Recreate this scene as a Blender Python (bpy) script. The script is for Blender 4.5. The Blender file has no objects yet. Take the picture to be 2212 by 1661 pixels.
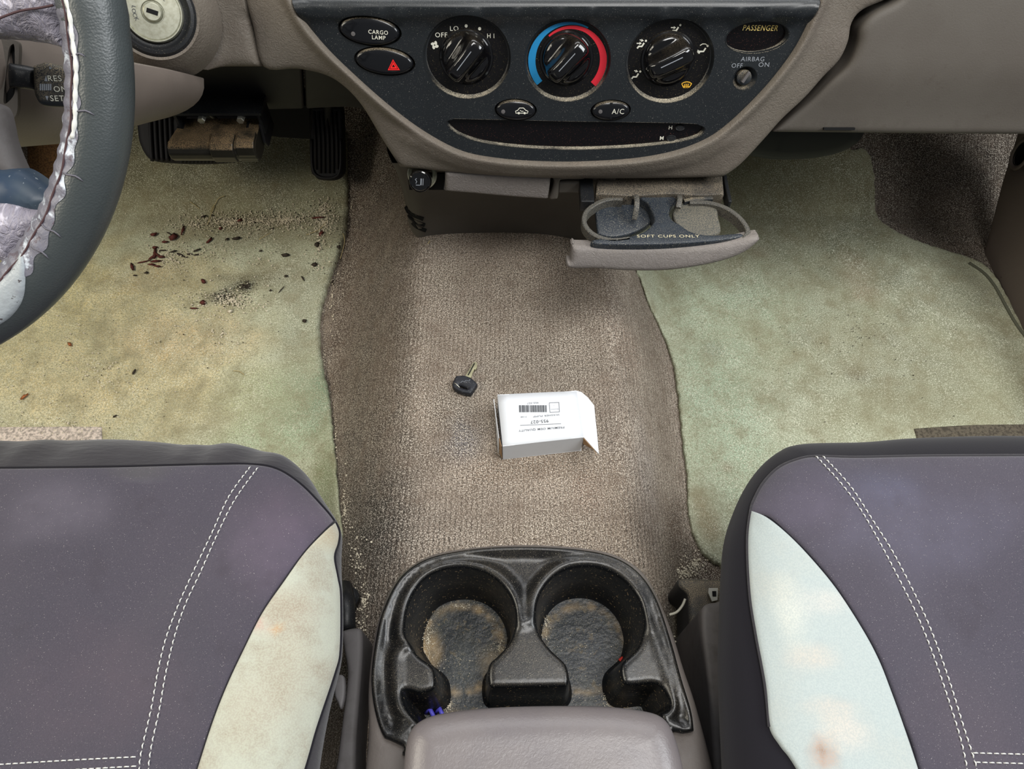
import bpy, math, random
import numpy as np
from mathutils import Vector
from mathutils.geometry import delaunay_2d_cdt

random.seed(7)
rng = np.random.default_rng(7)
SC = bpy.context.scene
COL = SC.collection

# ------------------------------------------------------------------ camera, world, lights
CAMZ, TILT, FPX = 0.84, math.radians(31), 1600.0
cam = bpy.data.cameras.new('camera')
cam_ob = bpy.data.objects.new('camera', cam)
COL.objects.link(cam_ob)
cam_ob.location = (0, 0, CAMZ)
cam_ob.rotation_euler = (TILT, 0, 0)
cam.sensor_width = 36
cam.lens = FPX / 2212 * 36
cam.clip_start = 0.01
SC.camera = cam_ob
SC.view_settings.view_transform = 'Standard'
SC.view_settings.look = 'None'
SC.view_settings.gamma = 1
SC.view_settings.use_curve_mapping = False
SC.view_settings.exposure = -0.2

w = bpy.data.worlds.new('world')
SC.world = w
w.use_nodes = True
w.node_tree.nodes['Background'].inputs[0].default_value = (0.93, 0.97, 1.0, 1)
w.node_tree.nodes['Background'].inputs[1].default_value = 0.21


def area(name, loc, target, sx, sy, power, col):
    l = bpy.data.lights.new(name, 'AREA')
    l.shape = 'RECTANGLE'
    l.size, l.size_y, l.energy, l.color = sx, sy, power, col
    o = bpy.data.objects.new(name, l)
    COL.objects.link(o)
    o.location = loc
    o.rotation_euler = (Vector(target) - Vector(loc)).to_track_quat('-Z', 'Y').to_euler()
    return o


area('windscreen_daylight', (0.15, 1.15, 1.45), (0.05, 0.3, 0.1), 1.4, 0.5, 12, (0.97, 0.98, 1.0))
area('passenger_door_daylight', (1.35, 0.05, 1.55), (0.05, 0.35, 0.1), 0.9, 0.6, 30, (0.95, 0.98, 1.0))
area('driver_door_daylight', (-1.4, 0.1, 1.35), (-0.4, 0.45, 0.0), 1.0, 0.7, 25, (1.0, 0.93, 0.78))
area('added_overhead_fill', (0.30, 0.02, 1.9), (0.05, 0.40, 0.2), 0.8, 0.55, 25, (1.0, 0.99, 0.97))  # added lamp above the cab, not a roof opening; lights it from overhead

# ------------------------------------------------------------------ projection helpers (used to survey the place from the photograph)
CA, SA = math.cos(TILT), math.sin(TILT)
CAMV = np.array([0, 0, CAMZ])


def rays(px):
    px = np.asarray(px, float).reshape(-1, 2)
    cx = (px[:, 0] - 1106) / FPX
    cy = -(px[:, 1] - 830.5) / FPX
    return np.c_[cx, SA + cy * CA, -CA + cy * SA]


def on_z(px, z):
    r = rays(px)
    t = (z - CAMZ) / r[:, 2]
    return CAMV + r * t[:, None]


def on_t(px, t):
    return CAMV + rays(px) * t


def on_h(px, fn, z0=0.1, n=14):
    r = rays(px)
    z = np.full(len(r), z0)
    for _ in range(n):
        t = (z - CAMZ) / r[:, 2]
        p = CAMV + r * t[:, None]
        z = 0.5 * z + 0.5 * fn(p[:, 0], p[:, 1])
    t = (z - CAMZ) / r[:, 2]
    return CAMV + r * t[:, None]


class Frame:
    def __init__(s, O, ey, ex=(1, 0, 0)):
        s.O = np.array(O, float)
        s.ex = np.array(ex, float) / np.linalg.norm(ex)
        ey = np.array(ey, float)
        ey = ey - s.ex * (ey @ s.ex)
        s.ey = ey / np.linalg.norm(ey)
        s.n = np.cross(s.ex, s.ey)

    def uv(s, px, h=0.0):
        r = rays(px)
        h = np.broadcast_to(h, len(r))
        P0 = s.O + s.n * h[:, None]
        t = ((P0 - CAMV) @ s.n) / (r @ s.n)
        q = CAMV + r * t[:, None] - s.O
        return np.c_[q @ s.ex, q @ s.ey]

    def w(s, ab, h=0.0):
        ab = np.asarray(ab, float).reshape(-1, 2)
        h = np.broadcast_to(h, len(ab))
        return s.O + ab[:, :1] * s.ex + ab[:, 1:] * s.ey + h[:, None] * s.n


HZ = Frame((0, 0, 0), (0, 1, 0))


def crv(p, n=6, closed=True):
    """Catmull-Rom through the points; a point given twice in a row stays a corner."""
    p = np.asarray(p, float)
    out = []
    m = len(p)
    rngi = range(m) if closed else range(m - 1)
    for i in rngi:
        p1, p2 = p[i], p[(i + 1) % m]
        if np.allclose(p1, p2):
            continue
        p0 = p[(i - 1) % m] if (closed or i > 0) else p1
        p3 = p[(i + 2) % m] if (closed or i + 2 < m) else p2
        for k in range(n):
            t = k / n
            out.append(0.5 * ((2 * p1) + (p2 - p0) * t + (2 * p0 - 5 * p1 + 4 * p2 - p3) * t * t + (3 * p1 - p0 - 3 * p2 + p3) * t ** 3))
    if not closed:
        out.append(p[-1])
    return np.array(out)


def inside(P, poly):
    x, y = P[:, 0], P[:, 1]
    r = np.zeros(len(P), bool)
    j = len(poly) - 1
    for i in range(len(poly)):
        xi, yi = poly[i]
        xj, yj = poly[j]
        if yi != yj:
            r ^= ((yi > y) != (yj > y)) & (x < (xj - xi) * (y - yi) / (yj - yi) + xi)
        j = i
    return r


def pdist(P, poly, closed=True):
    A = np.asarray(poly)
    B = np.roll(A, -1, 0)
    if not closed:
        A, B = A[:-1], B[:-1]
    d = np.full(len(P), 1e9)
    for a, b in zip(A, B):
        ab = b - a
        L = ab @ ab
        if L < 1e-14:
            continue
        t = np.clip(((P - a) @ ab) / L, 0, 1)
        q = P - a - t[:, None] * ab
        d = np.minimum(d, (q * q).sum(1))
    return np.sqrt(d)


def ss(x, a, b):
    t = np.clip((x - a) / (b - a), 0, 1)
    return t * t * (3 - 2 * t)


def rnd(d, rx, rz=None):
    """rounded edge: 0 inside, -rz at the border"""
    rz = rx if rz is None else rz
    q = np.clip(1 - d / rx, 0, 1)
    return -rz * (1 - np.sqrt(np.clip(1 - q * q, 0, 1)))


# ------------------------------------------------------------------ object helpers
def base_of(o):
    while o.parent:
        o = o.parent
    return np.array(o.location)


def tag(o, label=None, cat=None, group=None, kind=None):
    if label: o['label'] = label
    if cat: o['category'] = cat
    if group: o['group'] = group
    if kind: o['kind'] = kind
    return o


def thing(name, label, cat, loc, group=None):
    o = bpy.data.objects.new(name, None)
    COL.objects.link(o)
    o.location = loc
    o.empty_display_size = 0.02
    return tag(o, label, cat, group)


def mobj(name, V, F, m, parent=None, smooth=True, loc=None, label=None, kind=None):
    V = np.asarray(V, float)
    me = bpy.data.meshes.new(name)
    off = base_of(parent) if parent else (np.zeros(3) if loc is None else np.asarray(loc, float))
    me.from_pydata((V - off).tolist(), [], [list(map(int, f)) for f in F])
    if smooth:
        me.polygons.foreach_set('use_smooth', [True] * len(me.polygons))
    me.materials.append(m)
    me.update()
    o = bpy.data.objects.new(name, me)
    COL.objects.link(o)
    if parent:
        o.parent = parent
    elif loc is not None:
        o.location = loc
    return tag(o, label=label, kind=kind)


def join(parts):
    V, F, n = [], [], 0
    for v, f in parts:
        V.append(np.asarray(v, float))
        F += [[i + n for i in q] for q in f]
        n += len(v)
    return np.vstack(V), F


def dens(p, mx):
    out = []
    for a, b in zip(p, np.roll(p, -1, 0)):
        L = np.linalg.norm(b - a)
        if L < 1e-7:
            continue
        k = max(1, int(math.ceil(L / mx)))
        out += [a + (b - a) * i / k for i in range(k)]
    return np.array(out)


def sheet_g(fr, outline, h, res=0.01, holes=(), skirt=0.0, shift=None, edge=0.0, hole_edge=0.0, back=None, rings=(0.03, 0.12, 0.3, 0.6, 1.0)):
    """A surface over a frame: outline polygon (a, b), height function h(a, b, d), optional holes and a skirt going back."""
    outline = dens(np.asarray(outline, float), max(edge * .7, .003) if edge else 9)
    holes = [np.asarray(q, float) for q in holes]
    loops = [outline] + holes
    pts, edges = [], []
    n = 0
    for lp in loops:
        pts.append(lp)
        edges += [(n + i, n + (i + 1) % len(lp)) for i in range(len(lp))]
        n += len(lp)

    def ok(P, marg):
        k = inside(P, outline)
        for q in holes:
            k &= ~inside(P, q)
        P = P[k]
        if len(P) and marg > 0:
            d = np.full(len(P), 1e9)
            for q in loops:
                d = np.minimum(d, pdist(P, q))
            P = P[d >= marg]
        return P
    for lp, er in zip(loops, [edge] + [hole_edge] * len(holes)):
        if er > 0:
            t = np.roll(lp, -1, 0) - np.roll(lp, 1, 0)
            t /= np.maximum(np.linalg.norm(t, axis=1), 1e-9)[:, None]
            nn = np.c_[-t[:, 1], t[:, 0]]
            area2 = (lp[:, 0] * np.roll(lp[:, 1], -1) - np.roll(lp[:, 0], -1) * lp[:, 1]).sum()
            if (area2 < 0) != (lp is not outline):
                nn = -nn
            for k in rings:
                q = ok(lp + nn * er * k, er * k * 0.93)
                pts.append(q)
    mn, mx = outline.min(0), outline.max(0)
    gx = np.arange(mn[0], mx[0], res)
    gy = np.arange(mn[1], mx[1], res)
    G = np.stack(np.meshgrid(gx, gy), -1).reshape(-1, 2)
    if len(G):
        G = G + (rng.random(G.shape) - 0.5) * res * 0.2
        G = ok(G, max(res * 0.35, edge * 1.05))
        pts.append(G)
    P = np.vstack([p for p in pts if len(p)])
    r = delaunay_2d_cdt([Vector(p) for p in P], edges, [], 0, 1e-7)
    Q = np.array([tuple(v) for v in r[0]])
    F = np.array([f for f in r[2] if len(f) == 3])
    c = Q[F].mean(1)
    k = inside(c, outline)
    for q in holes:
        k &= ~inside(c, q)
    F = F[k]
    a, b, cc = Q[F[:, 0]], Q[F[:, 1]], Q[F[:, 2]]
    cr = (b[:, 0] - a[:, 0]) * (cc[:, 1] - a[:, 1]) - (b[:, 1] - a[:, 1]) * (cc[:, 0] - a[:, 0])
    F[cr < 0] = F[cr < 0][:, ::-1]
    F = F[np.abs(cr) > 1e-12]
    d = pdist(Q, outline)
    hh = h(Q[:, 0], Q[:, 1], d) if callable(h) else np.full(len(Q), float(h))
    V = fr.w(Q, hh)
    Fl = F.tolist()
    if skirt or back is not None:
        cnt = {}
        for f in Fl:
            for i in range(3):
                e = (f[i], f[(i + 1) % 3])
                cnt[e] = 1
        be = [e for e in cnt if (e[1], e[0]) not in cnt]
        ids = sorted({i for e in be for i in e})
        nv = len(V)
        if edge == 0:
            V = np.vstack([V, V[ids]])
            top = {i: nv + k for k, i in enumerate(ids)}
            nv = len(V)
        else:
            top = {i: i for i in ids}
        if back is not None:
            low = fr.w(Q[ids], back)
        else:
            low = V[ids] - fr.n * skirt
            if shift is not None:
                low = low + np.asarray(shift, float)
        V = np.vstack([V, low])
        bot = {i: nv + k for k, i in enumerate(ids)}
        for i, j in be:
            Fl.append([top[j], top[i], bot[i], bot[j]])
    return V, Fl


def sheet(name, m, fr, outline, h, parent=None, loc=None, label=None, kind=None, **kw):
    V, F = sheet_g(fr, outline, h, **kw)
    return mobj(name, V, F, m, parent, loc=loc, label=label, kind=kind)


def tube_g(path, r, n=8, closed=False, sq=None, up=None, cap=True):
    path = np.asarray(path, float)
    m = len(path)
    r = np.broadcast_to(r, m)
    if closed:
        T = np.roll(path, -1, 0) - np.roll(path, 1, 0)
    else:
        T = np.gradient(path, axis=0)
    T /= np.maximum(np.linalg.norm(T, axis=1), 1e-9)[:, None]
    up = np.array([0, 0, 1.0]) if up is None else np.asarray(up, float)
    S = np.cross(T, up)
    S /= np.maximum(np.linalg.norm(S, axis=1), 1e-9)[:, None]
    U = np.cross(S, T)
    if sq is None:
        a = np.arange(n) * 2 * np.pi / n
        prof = np.c_[np.cos(a), np.sin(a)]
    else:
        prof = np.asarray(sq, float)
        n = len(prof)
        r = np.ones(m)
    V = (path[:, None] + (S[:, None] * prof[None, :, :1] + U[:, None] * prof[None, :, 1:]) * r[:, None, None]).reshape(-1, 3)
    F = []
    for i in range(m if closed else m - 1):
        j = (i + 1) % m
        for k in range(n):
            l = (k + 1) % n
            F.append([i * n + k, i * n + l, j * n + l, j * n + k])
    if not closed and cap:
        F.append(list(range(n))[::-1])
        F.append([(m - 1) * n + k for k in range(n)])
    return V, F


def tube(name, m, path, r, parent=None, n=8, smooth=True, **kw):
    g = {k: kw.pop(k) for k in ('closed', 'sq', 'up', 'cap') if k in kw}
    V, F = tube_g(path, r, n, **g)
    return mobj(name, V, F, m, parent, smooth=smooth, **kw)


def lathe_g(fr, c, prof, n=40, sx=1, sy=1, rot=0, cap=True):
    """prof: list of (radius, height) in frame fr around (a, b) = c"""
    a = np.arange(n) * 2 * np.pi / n
    V, F = [], []
    for r, h in prof:
        x, y = np.cos(a) * r * sx, np.sin(a) * r * sy
        ab = np.c_[c[0] + x * math.cos(rot) - y * math.sin(rot), c[1] + x * math.sin(rot) + y * math.cos(rot)]
        V.append(fr.w(ab, h))
    for i in range(len(prof) - 1):
        for k in range(n):
            l = (k + 1) % n
            F.append([i * n + k, i * n + l, (i + 1) * n + l, (i + 1) * n + k])
    if cap:
        F.append([(len(prof) - 1) * n + k for k in range(n)])
    return np.vstack(V), F


def lathe(name, m, fr, c, prof, parent=None, smooth=True, **kw):
    g = {k: kw.pop(k) for k in ('n', 'sx', 'sy', 'rot', 'cap') if k in kw}
    V, F = lathe_g(fr, c, prof, **g)
    o = mobj(name, V, F, m, parent, smooth=smooth, **kw)
    if smooth:
        o.data.set_sharp_from_angle(angle=math.radians(35))
    return o


def box_g(c, s, ax=None):
    c = np.asarray(c, float)
    s = np.asarray(s, float) / 2
    A = np.eye(3) if ax is None else np.asarray(ax, float)
    V = []
    for x in (-1, 1):
        for y in (-1, 1):
            for z in (-1, 1):
                V.append(c + A[0] * x * s[0] + A[1] * y * s[1] + A[2] * z * s[2])
    F = [[0, 1, 3, 2], [4, 6, 7, 5], [0, 4, 5, 1], [2, 3, 7, 6], [0, 2, 6, 4], [1, 5, 7, 3]]
    return np.array(V), F


def bevel(o, wd=0.001, seg=2):
    b = o.modifiers.new('bevel', 'BEVEL')
    b.width = wd
    b.segments = seg
    b.limit_method = 'ANGLE'
    return o


def ell(c, rx, ry, rot=0, n=40):
    a = np.arange(n) * 2 * np.pi / n
    x, y = np.cos(a) * rx, np.sin(a) * ry
    return np.c_[c[0] + x * math.cos(rot) - y * math.sin(rot), c[1] + x * math.sin(rot) + y * math.cos(rot)]


# ------------------------------------------------------------------ materials
def lin(c):
    c = np.array(c, float) / 255
    c = np.where(c <= 0.04045, c / 12.92, ((c + 0.055) / 1.055) ** 2.4)
    return (float(c[0]), float(c[1]), float(c[2]), 1)


def mk(name, col, rough=0.6, metal=0.0, spec=0.3, coat=0.0, var=(), bump=(), sheen=0.0, stain_shade=False, dust=None):
    m = bpy.data.materials.new(name)
    m.use_nodes = True
    nt = m.node_tree
    N, L = nt.nodes, nt.links
    bs = N['Principled BSDF']
    tc = N.new('ShaderNodeTexCoord').outputs['Object']

    def noise(scale, detail=2, rgh=0.6, dist=0.0, stretch=None):
        v = tc
        if stretch:
            mp = N.new('ShaderNodeMapping')
            mp.inputs['Scale'].default_value = stretch
            L.new(tc, mp.inputs[0])
            v = mp.outputs[0]
        t = N.new('ShaderNodeTexNoise')
        t.inputs['Scale'].default_value = scale
        t.inputs['Detail'].default_value = detail
        t.inputs['Roughness'].default_value = rgh
        t.inputs['Distortion'].default_value = dist
        L.new(v, t.inputs['Vector'])
        return t.outputs[0]

    def rng_(src, lo, hi, a=0.0, b=1.0):
        r = N.new('ShaderNodeMapRange')
        for i, x in zip((1, 2, 3, 4), (lo, hi, a, b)):
            r.inputs[i].default_value = x
        L.new(src, r.inputs[0])
        return r.outputs[0]

    def mul(a, b):
        q = N.new('ShaderNodeMath')
        q.operation = 'MULTIPLY'
        for i, x in ((0, a), (1, b)):
            if isinstance(x, (int, float)):
                q.inputs[i].default_value = x
            else:
                L.new(x, q.inputs[i])
        return q.outputs[0]

    cur = None

    def mix(fac, c):
        nonlocal cur
        q = N.new('ShaderNodeMix')
        q.data_type = 'RGBA'
        L.new(fac, q.inputs[0])
        if cur is None:
            q.inputs[6].default_value = lin(col)
        else:
            L.new(cur, q.inputs[6])
        if isinstance(c, tuple):
            q.inputs[7].default_value = lin(c)
        else:
            L.new(c, q.inputs[7])
        cur = q.outputs[2]
    stains = None
    if stain_shade:
        at = N.new('ShaderNodeAttribute')
        at.attribute_name = 'stain_shade'
        f = rng_(noise(60, 4, 0.7), 0.25, 0.7, 0.6, 1.15)
        stains = (mul(at.outputs['Alpha'], f), at.outputs['Color'])  # per-vertex tones: grime along with painted shade and light
        mix(*stains)
    for v in var:   # (scale, lo, hi, colour, amount[, detail[, stretch]])
        det = v[5] if len(v) > 5 else 3
        st = v[6] if len(v) > 6 else None
        mix(mul(rng_(noise(v[0], det, 0.6, 0, st), v[1], v[2]), v[4]), v[3])
    rs = None
    if dust:        # (colour, amount, grain scale): dust that has settled on faces turned up, thicker in patches
        g = N.new('ShaderNodeNewGeometry')
        s = N.new('ShaderNodeSeparateXYZ')
        L.new(g.outputs['Normal'], s.inputs[0])
        upf = rng_(s.outputs[2], dust[3] if len(dust) > 3 else 0.2, 0.95)
        f = mul(mul(rng_(noise(dust[2], 2), 0.42, 0.6), rng_(noise(35, 3), 0.3, 0.62)), mul(upf, dust[1]))
        mix(f, dust[0])
        rs = f
    if cur is None:
        bs.inputs['Base Color'].default_value = lin(col)
    else:
        L.new(cur, bs.inputs['Base Color'])
    bs.inputs['Roughness'].default_value = rough
    if rs is not None:
        q = rng_(rs, 0, 0.6, rough, 0.95)
        L.new(q, bs.inputs['Roughness'])
    bs.inputs['Metallic'].default_value = metal
    bs.inputs['Specular IOR Level'].default_value = spec
    bs.inputs['Coat Weight'].default_value = coat
    bs.inputs['Coat Roughness'].default_value = 0.08
    if sheen:
        bs.inputs['Sheen Weight'].default_value = sheen
        bs.inputs['Sheen Roughness'].default_value = 0.6
    prev = None
    for b in bump:   # ('noise'|'wave'|'vor', scale, strength, distance)
        if b[0] == 'wave':
            t = N.new('ShaderNodeTexWave')
            t.inputs['Scale'].default_value = b[1]
            t.inputs['Distortion'].default_value = 2.5
            t.inputs['Detail Scale'].default_value = 3.0
            L.new(tc, t.inputs['Vector'])
            src = t.outputs['Fac']
        elif b[0] == 'vor':
            t = N.new('ShaderNodeTexVoronoi')
            t.inputs['Scale'].default_value = b[1]
            L.new(tc, t.inputs['Vector'])
            src = t.outputs['Distance']
        else:
            src = noise(b[1], 3, 0.65, b[4] if len(b) > 4 else 0, b[5] if len(b) > 5 else None)
        q = N.new('ShaderNodeBump')
        q.inputs['Strength'].default_value = b[2]
        q.inputs['Distance'].default_value = b[3]
        L.new(src, q.inputs['Height'])
        if prev is not None:
            L.new(prev, q.inputs['Normal'])
        prev = q.outputs[0]
    if prev is not None:
        L.new(prev, bs.inputs['Normal'])
    return m


DUST = (150, 136, 112)
M = {}
M['carpet'] = mk('tunnel_carpet', (166, 151, 135), 0.95, stain_shade=True,
                 var=[(500, 0.38, 0.62, (74, 64, 55), 0.85, 2), (800, 0.52, 0.62, (242, 230, 212), 0.7, 1), (12, 0.35, 0.7, (124, 110, 97), 0.45), (45, .5, .72, (112, 96, 82), .5, 5), (700, 0.66, 0.72, (60, 52, 44), 0.6, 1)],
                 bump=[('wave', 62, 0.6, 0.0016), ('noise', 420, 1.0, 0.0035)])
M['mat'] = mk('mat_pile', (180, 184, 160), 0.95, stain_shade=True,
              var=[(420, 0.38, 0.6, (128, 128, 104), 0.6, 2), (800, 0.54, 0.64, (240, 238, 216), 0.6, 1), (9, 0.35, 0.7, (150, 148, 118), 0.5), (420, 0.69, 0.73, (76, 66, 52), 0.8, 2), (38, 0.45, 0.7, (128, 120, 92), 0.55, 5)],
              bump=[('noise', 380, 0.8, 0.0025)])
M['heel'] = mk('heel_pad_rib', (232, 216, 204), 0.9, var=[(300, 0.4, 0.6, (96, 90, 82), 0.7), (600, 0.58, 0.64, (226, 214, 200), 0.8)], bump=[('noise', 380, 0.9, 0.002, 0, (1, 3, 1))])
M['taupe'] = mk('taupe_vinyl', (101, 94, 85), 0.55, var=[(20, 0.4, 0.7, (90, 81, 74), 0.5), (1500, 0.66, 0.72, (180, 172, 160), 0.5)],
                bump=[('noise', 230, 0.55, 0.0018, 2.0), ('noise', 900, 0.2, 0.0005)], dust=((160, 145, 126), 0.3, 1500, 0.5))
M['taupe_dim'] = mk('taupe_plastic', (82, 77, 71), 0.6, var=[(14, 0.4, 0.7, (74, 68, 62), 0.6), (90, 0.62, 0.75, (68, 60, 54), 0.3)], bump=[('noise', 700, 0.25, 0.0006)])
M['grey_trim'] = mk('grey_trim', (84, 81, 81), 0.6, var=[(60, 0.5, 0.75, (60, 56, 54), 0.6)], bump=[('noise', 600, 0.25, 0.0005)])
M['panel'] = mk('charcoal_panel', (21, 24, 27), 0.34, spec=0.5, var=[(10, 0.35, 0.7, (27, 31, 34), 0.6), (1700, 0.71, 0.74, (150, 148, 140), 0.7, 1)], bump=[('noise', 900, 0.12, 0.0004)], dust=((100, 100, 96), 0.16, 1700, 0.6))
M['black'] = mk('black_plastic', (27, 28, 30), 0.4, var=[(1600, 0.70, 0.74, (150, 140, 120), 0.6, 1)], bump=[('noise', 700, 0.12, 0.0004)])
M['black_dusty'] = mk('dusty_black_plastic', (30, 33, 37), 0.42, var=[(25, 0.45, 0.7, (56, 60, 62), 0.5)], bump=[('noise', 700, 0.2, 0.0004)], dust=(DUST, 1.0, 1600, 0.3))
M['gloss'] = mk('gloss_black', (9, 9, 11), 0.1, coat=0.6, dust=(DUST, 0.14, 1800, 0.6))
M['dial'] = mk('dial_black', (13, 12, 13), 0.3, var=[(1700, 0.71, 0.74, (150, 135, 100), 0.7, 1)])
M['display'] = mk('display_black', (10, 8, 10), 0.15, var=[(1500, 0.69, 0.74, (110, 70, 60), 0.7, 1)])
M['rimdust'] = mk('dusty_bezel', (30, 32, 34), 0.5, dust=((176, 166, 146), 1.8, 1500, 0.42))
M['front'] = mk('drawer_taupe', (116, 110, 106), 0.5, bump=[('noise', 230, 0.6, 0.0018, 2.0)], dust=((160, 150, 136), .3, 1500, .5))
M['white_ink'] = mk('pale_ink', (200, 198, 184), 0.6)
M['grey_ink'] = mk('grey_ink', (128, 132, 138), 0.6)
M['yellow_ink'] = mk('yellow_ink', (226, 200, 120), 0.6)
M['amber_ink'] = mk('amber_ink', (216, 165, 50), 0.6)
M['red_ink'] = mk('red_ink', (190, 34, 48), 0.5)
M['hazard_ink'] = mk('hazard_red', (225, 34, 34), 0.5)
M['blue_ink'] = mk('blue_ink', (28, 120, 170), 0.5)
M['rubber'] = mk('black_rubber', (20, 19, 23), 0.6, bump=[('noise', 500, 0.2, 0.0005)])
M['dark_trim'] = mk('dark_trim', (18, 18, 21), 0.6, var=[(20, 0.4, 0.7, (24, 23, 23), 0.6)])
M['dusty_metal'] = mk('dusty_dark_metal', (42, 40, 34), 0.3, metal=0.3, dust=((146, 122, 90), 1.6, 1500, 0.55), var=[(60, .45, .7, (30, 29, 26), .6)])
M['steel'] = mk('bolt_steel', (190, 188, 176), 0.35, metal=0.9)
M['lock_metal'] = mk('lock_metal', (176, 176, 160), 0.38, metal=0.75, var=[(300, 0.4, 0.7, (140, 138, 118), 0.6)])
M['leather'] = mk('slate_leather', (58, 63, 64), 0.40, spec=0.6, var=[(30, 0.4, 0.7, (50, 56, 57), 0.6)], bump=[('vor', 900, 0.22, 0.0005), ('noise', 1500, 0.12, 0.0003)])
M['worn'] = mk('worn_leather', (104, 103, 113), 0.42, var=[(90, 0.56, 0.64, (196, 204, 214), 0.85, 4), (160, 0.6, 0.66, (78, 62, 68), 0.6)], bump=[('noise', 160, 0.45, 0.0012, 1.5), ('noise', 700, 0.3, 0.0005)])
M['wrinkled'] = mk('wrinkled_leather', (140, 136, 148), 0.4, var=[(60, 0.45, 0.65, (104, 100, 108), 0.7, 4, (1, 0.35, 1)), (200, 0.6, 0.68, (200, 196, 208), 0.8, 2, (1, 0.2, 1))],
                   bump=[('noise', 140, 0.9, 0.003, 2.0, (1, 0.25, 1))])
M['silver_skin'] = mk('shiny_worn_patch', (150, 156, 160), 0.35, var=[(220, 0.62, 0.67, (62, 54, 54), 0.9), (60, 0.5, 0.7, (108, 106, 116), 0.6)], bump=[('noise', 200, 0.5, 0.001)])
M['blue_plastic'] = mk('blue_grey_plastic', (46, 60, 78), 0.4, var=[(20, 0.4, 0.65, (74, 84, 88), 0.7), (300, 0.66, 0.7, (150, 156, 160), 0.6)])
M['thread'] = mk('dark_seam', (70, 50, 52), 0.8)
M['seat_top'] = mk('seat_fabric', (60, 56, 66), 0.95, spec=0.25, sheen=0.2, stain_shade=True,
                   var=[(5, 0.35, 0.7, (52, 50, 61), 0.7), (1200, 0.45, 0.6, (76, 70, 80), 0.3, 1), (1500, 0.725, 0.75, (178, 172, 170), 0.6, 1), (22, 0.6, 0.8, (48, 42, 50), 0.5)],
                   bump=[('noise', 1100, 0.35, 0.0006), ('noise', 14, 0.25, 0.004)])
M['seat_side'] = mk('seat_band_fabric', (36, 33, 38), 0.85, spec=0.3, sheen=0.2, var=[(8, 0.4, 0.7, (30, 28, 34), 0.6), (1600, 0.72, 0.75, (100, 96, 100), 0.6)], bump=[('noise', 1000, 0.25, 0.0005), ('noise', 30, 0.4, 0.003, 0, (1, 4, 1))])
M['seat_black'] = mk('seat_side_fabric', (18, 16, 23), 0.9, spec=0.15, sheen=0.1, bump=[('noise', 1000, 0.25, 0.0005)])
M['cream_l'] = mk('cream_fabric', (162, 163, 150), 0.95, stain_shade=True, sheen=0.2, var=[(28, 0.5, 0.7, (138, 126, 110), 0.6, 5), (60, 0.5, 0.68, (134, 122, 106), 0.4, 5), (7, 0.5, 0.72, (146, 136, 120), 0.5, 4), (900, 0.4, 0.6, (176, 180, 162), 0.35, 1)], bump=[('noise', 1000, 0.3, 0.0006), ('noise', 16, 0.2, 0.003)])
M['cream_r'] = mk('pale_fabric', (160, 168, 166), 0.95, stain_shade=True, sheen=0.2, var=[(12, 0.5, 0.75, (166, 162, 150), 0.5, 4), (900, 0.4, 0.6, (140, 150, 152), 0.35, 1)], bump=[('noise', 1000, 0.3, 0.0006), ('noise', 14, 0.25, 0.003)])
M['stitch'] = mk('white_thread', (205, 205, 200), 0.8)
M['lid'] = mk('grey_lid_vinyl', (104, 98, 98), 0.34, spec=0.5, var=[(25, 0.4, 0.7, (92, 87, 90), 0.6), (1500, 0.7, 0.74, (170, 165, 165), 0.4)], bump=[('noise', 300, 0.22, 0.0008, 1.0), ('noise', 700, 0.2, 0.0004)])
M['console_body'] = mk('console_taupe', (104, 97, 92), 0.5, var=[(30, 0.4, 0.7, (90, 84, 81), 0.5)], bump=[('noise', 420, 0.3, 0.0008)])
M['tray_black'] = mk('tray_black', (14, 15, 17), 0.28, spec=0.4, var=[(30, 0.5, 0.7, (24, 26, 28), 0.5), (1500, 0.71, 0.745, (170, 162, 145), 0.7, 1)], bump=[('noise', 500, 0.15, 0.0005)], dust=(DUST, 0.12, 1600, 0.6))
M['well_floor'] = mk('grimy_well_floor', (34, 38, 41), 0.4, stain_shade=True, var=[(40, 0.5, 0.64, (62, 64, 60), 0.6, 5), (120, 0.58, 0.66, (110, 96, 70), 0.5), (1500, 0.66, 0.70, (190, 175, 145), 0.6, 1)], bump=[('noise', 90, 0.5, 0.002)])
M['card'] = mk('white_card', (206, 208, 211), 0.75, spec=0.3, var=[(40, 0.5, 0.8, (202, 202, 204), 0.5)])
M['card_brown'] = mk('card_inside', (150, 120, 88), 0.9)
M['label_ink'] = mk('label_ink', (60, 62, 66), 0.7)
M['label_pale'] = mk('label_pale_ink', (112, 114, 118), 0.7)
M['key_black'] = mk('key_black', (34, 35, 40), 0.5, var=[(300, 0.6, 0.68, (120, 120, 120), 0.5)])
M['brass'] = mk('key_brass', (150, 146, 118), 0.4, metal=0.7)
M['purple'] = mk('purple_plastic', (84, 80, 190), 0.4)
M['red_bit'] = mk('red_bit', (200, 46, 34), 0.6)
M['bark'] = mk('red_brown_leaf', (92, 42, 36), 0.8, var=[(300, 0.4, 0.6, (58, 34, 28), 0.7)])
M['bark_dark'] = mk('dark_leaf', (52, 44, 36), 0.85)
M['bark_orange'] = mk('orange_husk', (168, 104, 62), 0.7, var=[(400, 0.4, 0.6, (120, 66, 40), 0.7)])
M['grit'] = mk('pale_grit', (210, 200, 178), 0.8)
M['grit_dark'] = mk('dark_grit', (50, 42, 34), 0.9)
M['straw'] = mk('straw', (176, 160, 116), 0.8)
M['dark_void'] = mk('deep_black', (8, 8, 9), 0.9)
M['kick'] = mk('kick_panel_plastic', (100, 90, 84), 0.6, bump=[('noise', 500, 0.3, 0.0008)])
M['rib_brown'] = mk('brown_rib', (86, 74, 60), 0.7)
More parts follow.
